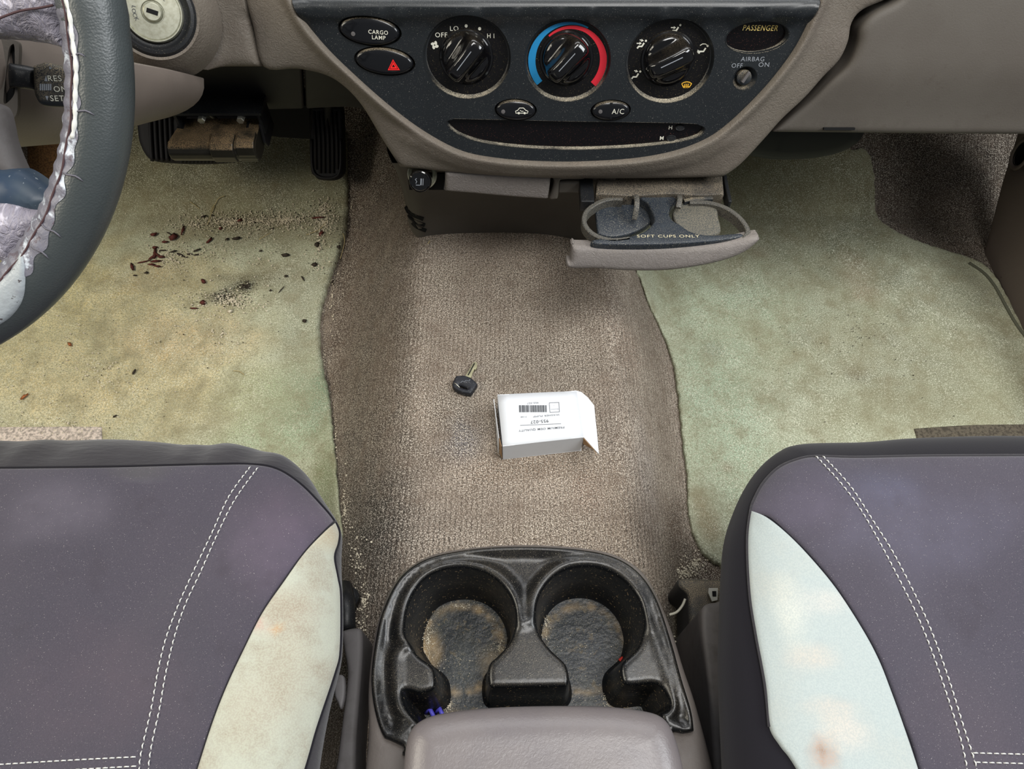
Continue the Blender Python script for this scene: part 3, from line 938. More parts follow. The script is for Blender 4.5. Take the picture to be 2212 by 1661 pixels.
# push buttons
bnames = ['CARGO', 'hazard', 'recirc', 'A/C']
for i, (c, a, b, r) in enumerate(bt):
    g = lathe('push_button', M['black'], DF, c, [(a * 0.985, -0.006), (a * 0.975, 0.0012), (a * 0.955, 0.0024), (a * 0.92, 0.0032), (a * 0.85, 0.0038), (a * 0.5, 0.0043), (a * 0.01, 0.0044)], dash, n=48, sy=b / a, rot=r)
    g.data.materials[0] = mk('button_black', (16, 17, 20), 0.2, coat=0.3, dust=(DUST, 0.9, 1600, 0.72)) if i == 0 else bpy.data.objects['push_button'].data.materials[0]
    lathe('button_well', M['dark_void'], DF, c, [(a * 1.05, 0.0002), (a * 1.0, -0.008)], g, n=40, sy=b / a * 1.02, rot=r, cap=False)
    if i == 0:
        text('CARGO', 7.8 * PXM / .7, DF, D([(817, 70)], .0045)[0], .0048, M['white_ink'], g, rot=-0.06, bold=.00004)
        text('LAMP', 7.8 * PXM / .7, DF, D([(818, 81.5)], .0045)[0], .0048, M['white_ink'], g, rot=-0.06, bold=.00004)
    if i == 1:
        o = D([(850, 141)], .004)[0]
        k = PXM
        P = []
        for s0, s1 in ((13, 10), (8, 3.5)):
            tri = lambda s: [(o[0] + x * s * k, o[1] + y * s * k - 1.5 * k) for x, y in ((-1, -.62), (1, -.62), (0, 1.05))]
            A_, B_ = tri(s0), tri(s1)
            for z in range(3):
                P.append(np.array([A_[z], A_[(z + 1) % 3], B_[(z + 1) % 3], B_[z]]))
        V, F = flat(DF, P, 0.0046)
        mobj('warning_triangle', V, F, M['hazard_ink'], g, smooth=False)
    if i == 2:
        o = D([(1127, 241)], .004)[0]
        k = PXM
        q = lambda pts: [(o[0] + x * k, o[1] + y * k) for x, y in pts]
        P = [stroke(q([(-9, -3), (-13, -3), (-14, 1), (-9, 3), (-5, 8), (4, 8), (9, 3), (14, 1), (13, -3), (9, -3)]), 1.6 * k), stroke(q([(-4, -3), (4, -3)]), 1.6 * k), ell(q([(-6.5, -3)])[0], 2.6 * k, 2.6 * k, n=12), ell(q([(6.5, -3)])[0], 2.6 * k, 2.6 * k, n=12), stroke(q([(4, 1), (-1, 1), (-4, 3)]), 1.4 * k)]
        V, F = flat(DF, P, 0.0047)
        mobj('recirculation_symbol', V, F, M['white_ink'], g, smooth=False)
    if i == 3:
        text('A/C', 11 * PXM / .7, DF, D([(1335, 241)], .004)[0], .0047, M['white_ink'], g)
    lu = [(763, 73), (0, 0), (1087, 241), (1297, 241)][i]
    if lu[0]:
        lathe('indicator_lens', M['grey_trim'], DF, D([lu], .004)[0], [(0.0020, 0.0036), (0.0018, 0.0046), (0.0001, 0.0048)], g, n=16)

# passenger airbag display, key switch, clock
pd = lathe('airbag_display', M['display'], DF, pas_c, [(66 * PXM, -0.0078), (0.001, -0.0078)], dash, n=48, sy=31 / 66, rot=0.06)
lathe('display_bezel', M['rimdust'], DF, pas_c, [(67.5 * PXM, 0.0005), (66 * PXM, -0.0008), (64.5 * PXM, -0.0079)], pd, n=48, sy=31.5 / 66, rot=0.06, cap=False)
text('PASSENGER', 10.8 * PXM / .7, DF, D([(1642, 61)], -.0074)[0], -.0074, M['yellow_ink'], pd, shear=0.15, bold=.00003, xs=0.86, rot=-0.01)
text('AIRBAG', 9 * PXM / .7, DF, D([(1626, 128)])[0], 0.0003, M['grey_ink'], panel, xs=1.05)
text('OFF', 9 * PXM / .7, DF, D([(1592, 142)])[0], 0.0003, M['grey_ink'], panel, xs=1.02)
text('ON', 9 * PXM / .7, DF, D([(1650, 140)])[0], 0.0003, M['grey_ink'], panel, xs=1.15)
ks = lathe('key_switch', M['black_dusty'], DF, keysw, [(26.5 * PXM, 0.0003), (23 * PXM, -0.003), (18 * PXM, -0.006), (16 * PXM, -0.002), (14 * PXM, -0.0015), (0.001, -0.0015)], dash, n=32, sy=0.95)
V, F = box_g(DF.w([keysw + np.array([0.0005, 0.001])], 0.0)[0], (0.0028, 0.0105, 0.004), [DF.ex * math.cos(-.5) + DF.ey * math.sin(-.5), -DF.ex * math.sin(-.5) + DF.ey * math.cos(-.5), DF.n])
bevel(mobj('slot_key', V, F, M['grey_trim'], ks, smooth=False), .0006)
cl = sheet('clock_display', M['display'], DF, clock, -0.0065, dash, res=0.03)
# rim of the clock opening: sloped wall with a dusty lower lip
co, ci = clock, None
cc_ = clock.mean(0)
V = np.vstack([DF.w(cc_ + (clock - cc_) * 1.006, 0.0004), DF.w(clock, -0.0008), DF.w(cc_ + (clock - cc_) * [0.99, 0.94] , -0.0066)])
n = len(clock)
F = [[r * n + i, r * n + (i + 1) % n, (r + 1) * n + (i + 1) % n, (r + 1) * n + i] for r in range(2) for i in range(n)]
mobj('clock_bezel', V, F, M['rimdust'], cl)
for (u, v), l in (((1469, 276), 'H'), ((1450, 299), 'M')):
    o = D([(u, v)], -.005)[0]
    lathe('clock_button', M['black'], DF, o, [(12 * PXM, -0.0065), (11 * PXM, -0.0045), (10 * PXM, -0.0040), (8.5 * PXM, -0.0044), (0.0001, -0.0042)], cl, n=28, sy=0.58)
    text(l, 8.5 * PXM / .7, DF, D([(u - 20.5, v)], -.006)[0], -0.0062, M['white_ink'], cl, bold=.00004, xs=1.05)

# taupe surround
outer_l = [(470, -70), (520, -70), (530, 0), (545, 60), (568, 146), (640, 150), (700, 163), (741, 187), (781, 230), (822, 298), (863, 362), (863, 362), (960, 372), (1080, 381), (1210, 386), (1400, 387), (1562, 384), (1562, 384), (1600, 357), (1650, 304), (1690, 259), (1740, 212), (1780, 167), (1815, 130), (1834, 90), (1842, 50), (1866, 22), (1930, -8), (2010, -70)]
ho = -0.012
out_ab = DF.uv(crv(outer_l, 5, False), ho)
inn_o = DF.uv(crv(inner_px, 5, False), 0.002)
poly = np.vstack([out_ab, inn_o[::-1]])
inn_w = inn_o


def h_sur(a, b, d):
    P = np.c_[a, b]
    di = pdist(P, inn_w, False)
    do = pdist(P, out_ab, False)
    s = di / np.maximum(di + do, 1e-6)
    lip = 0.0065 * ss(di, -0.001, 0.003) * (1 - 0.8 * ss(di, 0.004, 0.013))
    roll = 0.004 * np.exp(-((di - 0.013) / 0.006) ** 2) * ss(-b, 0.055, 0.07)
    return 0.0 * a + lip + roll + (ho) * s ** 1.4 + rnd(do, 0.006, 0.005)


sur = sheet('centre_surround', M['taupe'], DF, poly, h_sur, dash, res=0.006, skirt=0.03, edge=0.014, rings=(.06, .13, .2, .28, .38, .5, .65, .8, 1.0), label='thick taupe rim curving around the charcoal panel')
# seam left of the surround: dash lower edge panel on the driver side
lp_px = [(-60, -70), (-60, -70), (526, -70), (526, -70), (527, 0), (541, 60), (564, 146), (564, 146), (430, 147), (300, 153), (100, 170), (-60, 185), (-60, 185)]
lpc = crv(lp_px, 5)
bul = float((on_t([(330, 110)], .625)[0] - DF.O) @ DF.n) - ho
print('bulge', bul)
lp_ab = DF.uv(lpc, ho + bul * (1 - ss(lpc[:, 0], 385, 470)))
a0_, a1_ = DF.uv([(385, 80)], ho + .03)[0][0], DF.uv([(470, 80)], ho)[0][0]
sheet('driver_side_trim', M['taupe'], DF, lp_ab, lambda a, b, d: ho + bul * (1 - ss(a, a0_, a1_)) + rnd(d, 0.010, 0.008) * (b < lp_ab[:, 1].min() + 0.05) + 0.002, dash, res=0.01, skirt=0.07, edge=0.01)
# glove box side
gb_px = [(2620, -90), (2620, -90), (2020, -90), (1945, -12), (1880, 25), (1853, 55), (1846, 92), (1826, 135), (1790, 172), (1750, 216), (1700, 262), (1672, 288), (1672, 288), (1820, 289), (2000, 291), (2300, 293), (2620, 293), (2620, 293)]
gb_h = -0.022
gb_ab = DF.uv(crv(gb_px, 5), gb_h)
gb_lo = gb_ab[:, 1].min()


def h_gb(a, b, d):
    q = b - gb_lo
    return gb_h + 0.012 * ss(q, 0.0, 0.07) - 0.014 * ss(-b, -0.14, 0.06) * 0 + rnd(d, 0.007, 0.006) - 0.02 * np.clip(q - 0.12, 0, 1)


sheet('glove_box_door', M['taupe_dim'], DF, gb_ab, h_gb, dash, res=0.010, skirt=0.05, edge=0.007, label='plain taupe lower panel in front of the passenger')
V, F = box_g(DF.w(DF.uv([(1811, 277)], gb_h), gb_h + 0.001)[0], (0.030, 0.0022, 0.004), [DF.ex, DF.ey, DF.n])
mobj('panel_slot', V, F, M['dark_void'], dash, smooth=False)
# body of the dash behind everything
V, F = box_g((-0.02, 0.90, 0.43), (1.54, 0.44, 0.12))
mobj('dash_core', V, F, M['dark_trim'], dash, smooth=False)
# knee bolster under the driver side, two panels with a seam
KF = Frame((0, 0.640, 0.375), (0, -0.04, 0.07))
for px in ([(120, 120), (120, 120), (651, 120), (651, 120), (657, 236), (657, 236), (300, 243), (120, 250), (120, 250)], [(655, 120), (655, 120), (760, 150), (830, 240), (860, 300), (860, 300), (830, 262), (770, 234), (661, 236), (661, 236)]):
    ab = KF.uv(crv(px, 4), 0.0)
    sheet('knee_panel', M['dark_trim'], KF, ab, lambda a, b, d: rnd(d, 0.003, 0.003), dash, res=0.02, skirt=0.02, edge=0.003)
KB = Frame((0, 0.70, 0.33), (0, 0.0, 1))
ab = KB.uv([(560, 228), (668, 228), (668, 300), (600, 296), (560, 290)], 0.0)
sheet('under_dash_cover', M['dark_void'], KB, ab, 0.0, dash, res=0.05, skirt=0.03)
# black duct under the passenger side
UF = Frame((0, 0.70, 0.28), (0, 0.15, 1))
ab = UF.uv(crv([(1590, 250), (1590, 250), (1895, 250), (1895, 250), (1876, 300), (1858, 322), (1820, 343), (1760, 356), (1680, 359), (1620, 350), (1590, 340), (1590, 340)], 5), 0.0)
sheet('heater_duct', mk('duct_black', (24, 28, 31), 0.55), UF, ab, lambda a, b, d: rnd(d, 0.02, 0.02), dash, res=0.02, skirt=0.06, edge=0.02)

# lower centre panel between the surround and the tunnel carpet
bot_px = crv([(890, 500), (903, 513), (930, 508), (980, 504), (1060, 502), (1140, 503), (1210, 510), (1262, 524), (1300, 545), (1335, 570)], 4, False)
bot = on_h(bot_px, zf) - [0, 0, 0.006]
nb = len(bot)
tx = np.linspace(0, 1, nb)
top_px = np.c_[846 + (1330 - 846) * tx, 352 + 12 * tx]
top = np.array([on_z([p], 0.330)[0] for p in top_px])
rows = []
for k in range(9):
    s = k / 8
    r = top * (1 - s) + bot * s
    r[:, 1] += 0.018 * math.sin(math.pi * s)
    rows.append(r)
G = np.array(rows)
ret = G[:, 0] + np.array([0.0, 0.0, 0.0])
cols = [G[:, 0] + np.array([-0.004 * k - .002, 0.012 * k * k * 0.6 + 0.01 * k, 0]) for k in (4, 3, 2, 1)]
rcols = [G[:, -1] + np.array([0.004 * k + .002, 0.012 * k * k * 0.6 + 0.01 * k, 0]) for k in (1, 2, 3, 4)]
G = np.concatenate([np.array(cols).transpose(1, 0, 2), G, np.array(rcols).transpose(1, 0, 2)], 1)
for k in range(4):   # side returns reach down to the falling carpet
    for c_ in (k, -1 - k):
        G[:, c_, 2] = G[:, c_, 2] * 1.0 - (np.linspace(0, 1, 9) * 0.02)
nr, nc = G.shape[:2]
F = [[r * nc + i, (r + 1) * nc + i, (r + 1) * nc + i + 1, r * nc + i + 1] for r in range(nr - 1) for i in range(nc - 1)]
lc = mobj('lower_centre_panel', G.reshape(-1, 3), F, M['taupe_dim'], dash)
from mathutils.bvhtree import BVHTree
bvh = BVHTree.FromPolygons(G.reshape(-1, 3).tolist(), F)
for k, px in enumerate(([(876, 447), (886, 462), (914, 474)], [(882, 464), (893, 477), (917, 487)], [(890, 481), (901, 491), (920, 499)])):
    px = stroke(crv(px, 3, False), 7.0)
    hit = bvh.ray_cast(Vector(CAMV), Vector(rays([px.mean(0)])[0]))
    tm = (hit[0] - Vector(CAMV)).length / np.linalg.norm(rays([px.mean(0)])[0]) if hit[0] else .842
    pp_, hits = [], [bvh.ray_cast(Vector(CAMV), Vector(r_)) for r_ in rays(px)]
    for r_, h_ in zip(rays(px), hits):
        pp_.append(np.array(h_[0]) - r_ * .002 if h_[0] else CAMV + r_ * (tm + .004))
    p = np.array(pp_)
    p2 = p + np.array([0.003, 0.01, -0.004])
    n6 = len(p)
    F = [list(range(n6))[::-1]] + [[i, (i + 1) % n6, n6 + (i + 1) % n6, n6 + i] for i in range(n6)]
    mobj('vent_slot', np.vstack([p, p2]), F, M['dark_void'], lc, smooth=False)

# ashtray drawer, divider post, recess and cigarette lighter
AF = Frame((0, 0.556, 0.31), (0, 0.10, 1))
ab = AF.uv(crv([(961, 373), (961, 373), (1080, 378), (1186, 385), (1189, 389), (1187, 410), (1183, 430), (1176, 432), (1100, 427), (1020, 420), (963, 415), (961, 410)], 5), 0.0)
ash = sheet('ashtray_front', M['front'], AF, ab, lambda a, b, d: rnd(d, 0.004, 0.004) + 0.0, dash, res=0.008, skirt=0.025, edge=0.004)
post = AF.uv(crv([(1190, 380), (1190, 380), (1262, 380), (1262, 380), (1262, 389), (1218, 390), (1209, 396), (1206, 425), (1202, 432), (1187, 432), (1190, 420), (1196, 395)], 4), -0.004)
sheet('divider_post', M['taupe_dim'], AF, post, lambda a, b, d: -0.004 + rnd(d, 0.003), dash, res=0.01, skirt=0.02, edge=0.003)
V, F = box_g(AF.w(AF.uv([(1230, 402)], -0.012), -0.014)[0], (0.024, 0.014, 0.01), [AF.ex, AF.ey, AF.n])
bevel(mobj('blank_cover', V, F, M['taupe_dim'], dash, smooth=False), .002)
V, F = box_g(AF.w(AF.uv([(922, 392)], -0.02), -0.024)[0], (0.038, 0.020, 0.010), [AF.ex, AF.ey, AF.n])
mobj('lighter_recess', V, F, M['dark_void'], dash, smooth=False)
lf = Frame(on_t([(911, 387)], 0.748)[0], (0.0, 0.55, 0.85), (1, -0.05, 0))
li = lathe('cigarette_lighter', M['gloss'], lf, (0, 0), [(0.0078, -0.01), (0.0078, 0.003), (0.0105, 0.005), (0.0113, 0.007), (0.0113, 0.0105), (0.0104, 0.0125), (0.0092, 0.0130), (0.0086, 0.0124), (0.0001, 0.0124)], dash, n=40)
lathe('lighter_socket', M['lock_metal'], lf, (0, 0.004), [(0.0150, -0.006), (0.0150, -0.003), (0.0138, -0.002), (0.0122, -0.0035), (0.0112, -0.002), (0.0104, -0.0025), (0.0100, -0.007)], li, n=40, cap=False)
V, F = flat(lf, [stroke([(-0.004, -0.002), (-0.003, 0.000), (-0.0045, 0.002), (-0.003, 0.003)], .0006), stroke([(0.001, -0.0035), (0.0015, 0.003)], .0012), stroke([(0.003, -0.0035), (0.0035, 0.003)], .0006), stroke([(-0.004, -.0035), (0.0, -.0035)], .0006)], 0.0128)
mobj('lighter_symbol', V, F, M['grey_ink'], li, smooth=False)

# ------------------------------------------------------------------ pull-out cup holder
CF = Frame((0, 0, 0.298), (0, 1, 0))


def C(px, h=0.0, n=0, closed=True):
    return CF.uv(crv(px, n, closed) if n else px, h)


ct = thing('pull_out_cup_holder', 'dusty black pull-out cup holder with taupe front, open below the panel', 'cup holder', (0.13, 0.55, 0.298))
body = C([(1290, 375), (1290, 375), (1560, 375), (1560, 375), (1564, 419), (1564, 419), (1287, 421), (1287, 421)], 0.004, 3)
sheet('slide_housing', M['black_dusty'], CF, body, lambda a, b, d: 0.004 + rnd(d, 0.0015) + 0.0012 * np.sin(a * 90), ct, res=0.008, skirt=0.020, edge=0.0015, label='housing with a thick coat of grey dust')
bpy.data.objects['slide_housing'].data.materials[0] = mk('heavily_dusted_plastic', (46, 44, 42), 0.6, var=[(1500, .44, .56, (132, 120, 102), .7, 1), (25, .5, .62, (50, 48, 46), .5)], bump=[('noise', 700, .5, .001)])
for (u0, u1) in ((1248, 1285), (1564, 1574)):
    V, F = box_g(CF.w(C([((u0 + u1) / 2, 405)]), -0.004)[0], ((u1 - u0) * .6 / FPX, 0.045, 0.014))
    bevel(mobj('side_rail', V, F, M['black'], ct, smooth=False), .001)
M['soft_ink'] = mk('faded_gold_ink', (190, 180, 150), .7)
M['web'] = mk('web_plastic', (34, 40, 48), .4, var=[(1500, .6, .68, (150, 145, 130), .7, 1), (60, .5, .7, (52, 58, 64), .5)])
# web between the two rings, carrying the lettering
web = C([(1384, 424), (1400, 440), (1413, 470), (1408, 485), (1390, 500), (1360, 510), (1335, 514), (1285, 516), (1290, 526), (1420, 527), (1540, 520), (1600, 511), (1600, 503), (1540, 507), (1512, 505), (1490, 498), (1470, 485), (1455, 476), (1446, 462), (1450, 445), (1460, 424)], 0.0, 4)
sheet('centre_web', M['web'], CF, web, lambda a, b, d: rnd(d, 0.002), ct, res=0.005, skirt=0.014, edge=0.002)
text('SOFT CUPS ONLY', 7.6 * 0.72 / FPX / .7, CF, C([(1443, 511)], 0)[0], 0.0004, M['soft_ink'], ct, xs=1.42)


def band(px, w_, hz, m, name, cl=False, h0=0.0):
    p = C(px, h0, 6, cl)
    P = CF.w(p, h0)
    sq = [(-w_ / 2, -hz), (w_ / 2, -hz), (w_ / 2, -0.0008), (w_ / 2 - .0008, 0), (-w_ / 2 + .0008, 0), (-w_ / 2, -.0008)]
    V, F = tube_g(P, 1.0, sq=sq, closed=cl)
    o = mobj(name, V, F, m, ct)
    o.data.set_sharp_from_angle(angle=math.radians(35))
    return o


M['ring_dust'] = mk('ring_dusty', (36, 38, 42), 0.5, var=[(1600, .44, .54, (132, 126, 112), .55, 1)])
band([(1345, 428), (1320, 428), (1293, 436), (1270, 452), (1262, 470), (1266, 488), (1285, 506), (1320, 517), (1360, 514)], 0.0048, 0.011, M['ring_dust'], 'ring')
band([(1490, 435), (1530, 436), (1565, 446), (1592, 463), (1610, 483), (1616, 500), (1608, 514)], 0.0048, 0.012, M['ring_dust'], 'ring')
band([(1478, 432), (1500, 428), (1540, 426)], 0.004, 0.008, M['black_dusty'], 'spring_arm', h0=.001)
band([(1340, 422), (1372, 424)], 0.004, 0.012, M['black'], 'spring_arm')
for px in ([(1371, 420), (1375, 428), (1376, 444), (1374, 456)], [(1468, 420), (1468, 432), (1466, 445)]):
    p = CF.w(C(px, 0.006), [0.003, 0.006, 0.003, -0.006][:len(px)])
    V, F = tube_g(crv(p, 4, False), 1.0, sq=[(-.0026, -.002), (.0026, -.002), (.0026, .002), (-.0026, .002)])
    bevel(mobj('cup_finger', V, F, M['ring_dust'], ct), .0006)
# sloped flaps under the rings
for px, hh in (([(1284, 455), (1300, 446), (1340, 440), (1395, 470), (1405, 488), (1380, 505), (1330, 516), (1295, 512), (1288, 500)], -0.020), ([(1450, 470), (1470, 452), (1500, 450), (1540, 462), (1548, 480), (1553, 508), (1500, 512), (1462, 495)], -0.014)):
    ab = C(px, hh, 4)
    mm = M['web'] if hh < -.018 else mk('sanded_flap', (60, 62, 60), .6, var=[(1600, .45, .58, (132, 122, 102), .6, 1)])
    sheet('lower_flap', mm, CF, ab, lambda a, b, d, hh=hh: hh + 0.010 * ss(b, .49, .54) + rnd(d, .002), ct, res=0.01, skirt=0.003, edge=.002)
# taupe front
ff = Frame((0, 0.484, 0.29), (0, 0.42, 1))
fr_px = [(1236, 531), (1241, 530), (1250, 532), (1440, 533), (1560, 526), (1632, 512), (1641, 515), (1640, 523), (1610, 545), (1565, 562), (1500, 576), (1430, 584), (1350, 584), (1290, 580), (1240, 580), (1224, 575), (1225, 564), (1232, 562)]
ab = ff.uv(crv(fr_px, 5), 0.0)
sheet('drawer_front', M['front'], ff, ab, lambda a, b, d: rnd(d, 0.006, 0.006) + 0.004 * ss(-b, -0.02, 0.02), ct, res=0.007, skirt=0.010, edge=0.006, label='curved taupe vinyl-grained front')
bk = C([(1284, 512), (1284, 512), (1606, 506), (1606, 506), (1598, 517), (1440, 526), (1284, 526), (1284, 526)], -0.002, 3)
sheet('front_bracket', M['black'], CF, bk, lambda a, b, d: -0.003 + rnd(d, .002), ct, res=0.01, skirt=0.016, edge=.002)
# ------------------------------------------------------------------ steering column with ignition and cruise stalk
AL = 0.853
WC = np.array([-0.3945, 0.3598, 0.6027])
WF = Frame(WC, (0, math.cos(AL), math.sin(AL)))      # n points back to the driver
col = thing('steering_column', 'taupe steering column shroud with ignition lock behind the wheel', 'steering column', (-0.39, 0.50, 0.48))
ax = -WF.n
secs = [(0.035, .060, .040), (0.055, .082, .050), (0.10, .090, .056), (0.15, .102, .060), (0.19, .112, .058), (0.225, .116, .052), (0.26, .116, .046), (0.30, .114, .040)]
na = 48
V = []
for s, wv, hv in secs:
    c = WC + ax * s
    for k in range(na):
        t = 2 * math.pi * k / na
        cx, cy = math.cos(t), math.sin(t)
        e = 0.8
        x = math.copysign(abs(cx) ** e, cx) * wv
        y = math.copysign(abs(cy) ** e, cy) * hv * (1 if cy < 0 else 1 - .9 * float(ss(s, .08, .16)))
        V.append(c + np.array([1, 0, 0]) * x + WF.ey * y)
ns = len(secs)
F = [[r * na + k, (r + 1) * na + k, (r + 1) * na + (k + 1) % na, r * na + (k + 1) % na] for r in range(ns - 1) for k in range(na)]
F.append(list(range(na)))
sh = mobj('column_shroud', V, F, mk('column_taupe', (104, 95, 88), .5, var=[(20, .4, .7, (94, 86, 80), .5)], bump=[('noise', 600, .2, .0005)]), col)
# ignition
ig_p = on_t([(330, 26)], 0.600)[0]
IS = 1.08
vdir = (CAMV - ig_p) / np.linalg.norm(CAMV - ig_p)
ign = np.array([0.10, -0.70, 0.70]); ign /= np.linalg.norm(ign)
ign = (vdir * 0.6 + ign * 0.4); ign /= np.linalg.norm(ign)
exv = np.cross([0, 0.2, 1.0], ign); exv /= np.linalg.norm(exv)
IG = Frame(ig_p, np.cross(ign, exv), exv)
lathe('lock_housing', M['taupe'], IG, (0, -0.001), [(x * 1.08, y) for x, y in ((0.046, -0.040), (0.041, -0.020), (0.0365, -0.010), (0.0335, -0.005), (0.0320, -0.002), (0.030, -0.0025))], col, n=56, cap=False)
lathe('lock_bezel', M['black'], IG, (0, -0.0005), [(x * 1.08, y) for x, y in ((0.0305, -0.003), (0.0285, -0.0005), (0.0262, 0.0000), (0.0245, -0.0025), (0.0225, -0.004), (0.0212, -0.004))], col, n=56, cap=False)
lk = lathe('ignition_lock', M['lock_metal'], IG, (0, 0), [(x * 1.08, y) for x, y in ((0.0212, -0.006), (0.0210, -0.001), (0.0203, 0.0004), (0.0196, 0.0004), (0.0192, -0.0003), (0.0186, 0.0002), (0.0082, 0.0004), (0.0078, -0.0012), (0.0072, -0.0012), (0.0066, 0.0018), (0.0058, 0.0026), (0.0002, 0.0026))], col, n=56)
V, F = box_g(IG.w([(0, 0)], 0.0020)[0], (0.0085, 0.0034, 0.0018), [IG.ex * math.cos(-.45) + IG.ey * math.sin(-.45), -IG.ex * math.sin(-.45) + IG.ey * math.cos(-.45), IG.n])
mobj('key_slot', V, F, M['dark_void'], lk, smooth=False)
for i, (ch, a) in enumerate(zip('LOCK', (158, 170, 182, 194))):
    r = math.radians(a)
    text(ch, 0.0042, IG, (0.0140 * math.cos(r), 0.0140 * math.sin(r)), 0.0007, M['label_ink'], lk, rot=r - math.pi / 2 + math.pi)
for i, (ch, a) in enumerate(zip('ACC', (62, 49, 36))):
    r = math.radians(a)
    text(ch, 0.0042, IG, (0.0140 * math.cos(r), 0.0140 * math.sin(r)), 0.0007, M['label_ink'], lk, rot=r - math.pi / 2)
# pale stalk slot surround and stalk
st_p = on_t([(105, 185)], 0.455)[0]
nv = (CAMV - st_p) / np.linalg.norm(CAMV - st_p)
nv = nv * .55 + WF.n * .45
nv /= np.linalg.norm(nv)
exv = np.cross([0, 0.5, 1.0], nv); exv /= np.linalg.norm(exv)
SF = Frame(st_p, np.cross(nv, exv), exv)
S_ = lambda px, h=0.0, n=0: SF.uv(crv(px, n) if n else px, h)
plate = S_([(-30, 70), (0, 80), (14, 84), (34, 88), (41, 100), (40, 140), (38, 200), (37, 240), (25, 260), (0, 270), (-30, 270)], -.012, 4)
slot = S_([(26, 96), (31, 100), (32, 140), (32, 190), (30, 205), (20, 218), (9, 224), (8, 205), (14, 150), (19, 108)], -.012, 4)
pl_ = sheet('stalk_plate', M['taupe_dim'], SF, plate, -.012, col, res=.02, holes=[slot], skirt=.006)
sheet('stalk_slot', M['dark_void'], SF, S_([(27, 90), (33, 100), (35, 140), (34, 195), (20, 226), (6, 230), (6, 205), (12, 150), (17, 104)], -.017, 3), -.017, pl_, res=.02)
stem = S_([(12, 141), (22, 136), (72, 146), (76, 160), (76, 196), (66, 194), (22, 188), (14, 186)], -.004, 4)
stk = sheet('cruise_stalk', M['black_dusty'], SF, S_([(69, 146), (74, 140), (90, 135), (100, 134), (150, 146), (180, 155), (180, 236), (140, 232), (100, 230), (84, 224), (76, 212), (71, 195)], 0, 4), lambda a, b, d: rnd(d, .004), col, res=.008, skirt=.012, edge=.004)
sheet('stalk_stem', M['black'], SF, stem, lambda a, b, d: -.004 + rnd(d, .006), stk, res=.01, skirt=.006, edge=.006)
kk = .455 / FPX
text('RES', 11.5 * kk / .7, SF, S_([(118, 170)])[0], .0003, M['white_ink'], stk, rot=-.06)
text('ON-OFF', 11.5 * kk / .7, SF, S_([(115.5, 193)])[0], .0003, M['white_ink'], stk, rot=-.06, align='LEFT')
text('SET/COAST', 11.5 * kk / .7, SF, S_([(108, 213)])[0], .0003, M['white_ink'], stk, rot=-.06, align='LEFT')
P = [S_([(96, 175), (103, 176), (99.5, 163)]), S_([(98, 207), (105, 208), (102, 217)]), S_([(106, 144), (113, 147), (107, 150)])]
P += [S_([(86 + 4.4 * q, 181), (89 + 4.4 * q, 181.4), (89 + 4.4 * q, 195.4), (86 + 4.4 * q, 195)]) for q in range(6)]
V, F = flat(SF, P, .0003)
mobj('stalk_symbols', V, F, M['grey_ink'], stk, smooth=False)

# ------------------------------------------------------------------ steering wheel
sw = thing('steering_wheel', 'worn slate grey leather steering wheel at the left edge', 'steering wheel', tuple(WC))
RR, RT = 0.1764, 0.0160


def wheel_pt(th, ph, rt):
    e = math.cos(th) * WF.ex - math.sin(th) * WF.ey
    fl = 1 + 0.05 * math.sin(th * 2.2)
    return WC + e * (RR + rt * fl * math.cos(ph)) + WF.n * (rt * fl * math.sin(ph))


nt, npz = 160, 28
V = [wheel_pt(2 * math.pi * i / nt, 2 * math.pi * k / npz, RT) for i in range(nt) for k in range(npz)]
F = [[i * npz + k, i * npz + (k + 1) % npz, ((i + 1) % nt) * npz + (k + 1) % npz, ((i + 1) % nt) * npz + k] for i in range(nt) for k in range(npz)]
mobj('rim', V, F, M['leather'], sw)
# worn strip on the inner face where the cover is stitched: a slightly proud band with an uneven outer edge
th0, th1, n1, n2 = -1.2, 1.35, 220, 10
V = []
for i in range(n1 + 1):
    th = th0 + (th1 - th0) * i / n1
    wdt = 1.28 + 0.10 * math.sin(th * 31) * math.sin(th * 13) + 0.07 * math.sin(th * 67) + 0.25 * float(ss(th, .35, .9))
    for k in range(n2 + 1):
        ph = math.pi * 1.10 - (0.18 + wdt) * k / n2 - 0.25
        lift = 0.0005 * math.sin(math.pi * min(1, k / n2 * 1.0)) + 0.0004 * math.sin(th * 120) * (1 if k not in (0, n2) else 0)
        V.append(wheel_pt(th, ph, RT + 0.0002 + lift))
F = [[i * (n2 + 1) + k, i * (n2 + 1) + k + 1, (i + 1) * (n2 + 1) + k + 1, (i + 1) * (n2 + 1) + k] for i in range(n1) for k in range(n2)]
mobj('worn_strip', V, F, M['worn'], sw, label='pale scuffed strip along the inner seam')
P = [wheel_pt(th, 1.84 + 0.02 * math.sin(th * 40), RT + .0004) for th in np.linspace(-1.2, .32, 160)]
tube('pale_thread', M['stitch'], P, [.0008 + .0006 * abs(math.sin(k * .7)) for k in range(160)], sw, n=6, label='whitish worn line beside the seam')
P = [wheel_pt(th, 2.0 + 0.03 * math.sin(th * 40), RT + .0006) for th in np.linspace(-1.2, 1.35, 240)]
tube('seam', M['thread'], P, 0.0006, sw, n=6)
M['crease'] = mk('crease_grey', (92, 90, 98), .5)
for th in (0.08, 0.235, 0.43, 0.62, 0.70):
    P = [wheel_pt(th + 0.004 * math.sin(q * 5), ph, RT + .0003) for q, ph in enumerate(np.linspace(2.3, 1.5 - .25 * (th > .1), 9))]
    tube('crease', M['crease'], P, [0.0002] + [0.0005] * 7 + [0.0001], sw, n=6)
W_ = lambda px, h=0.0, n=4: WF.uv(crv(px, n), h)
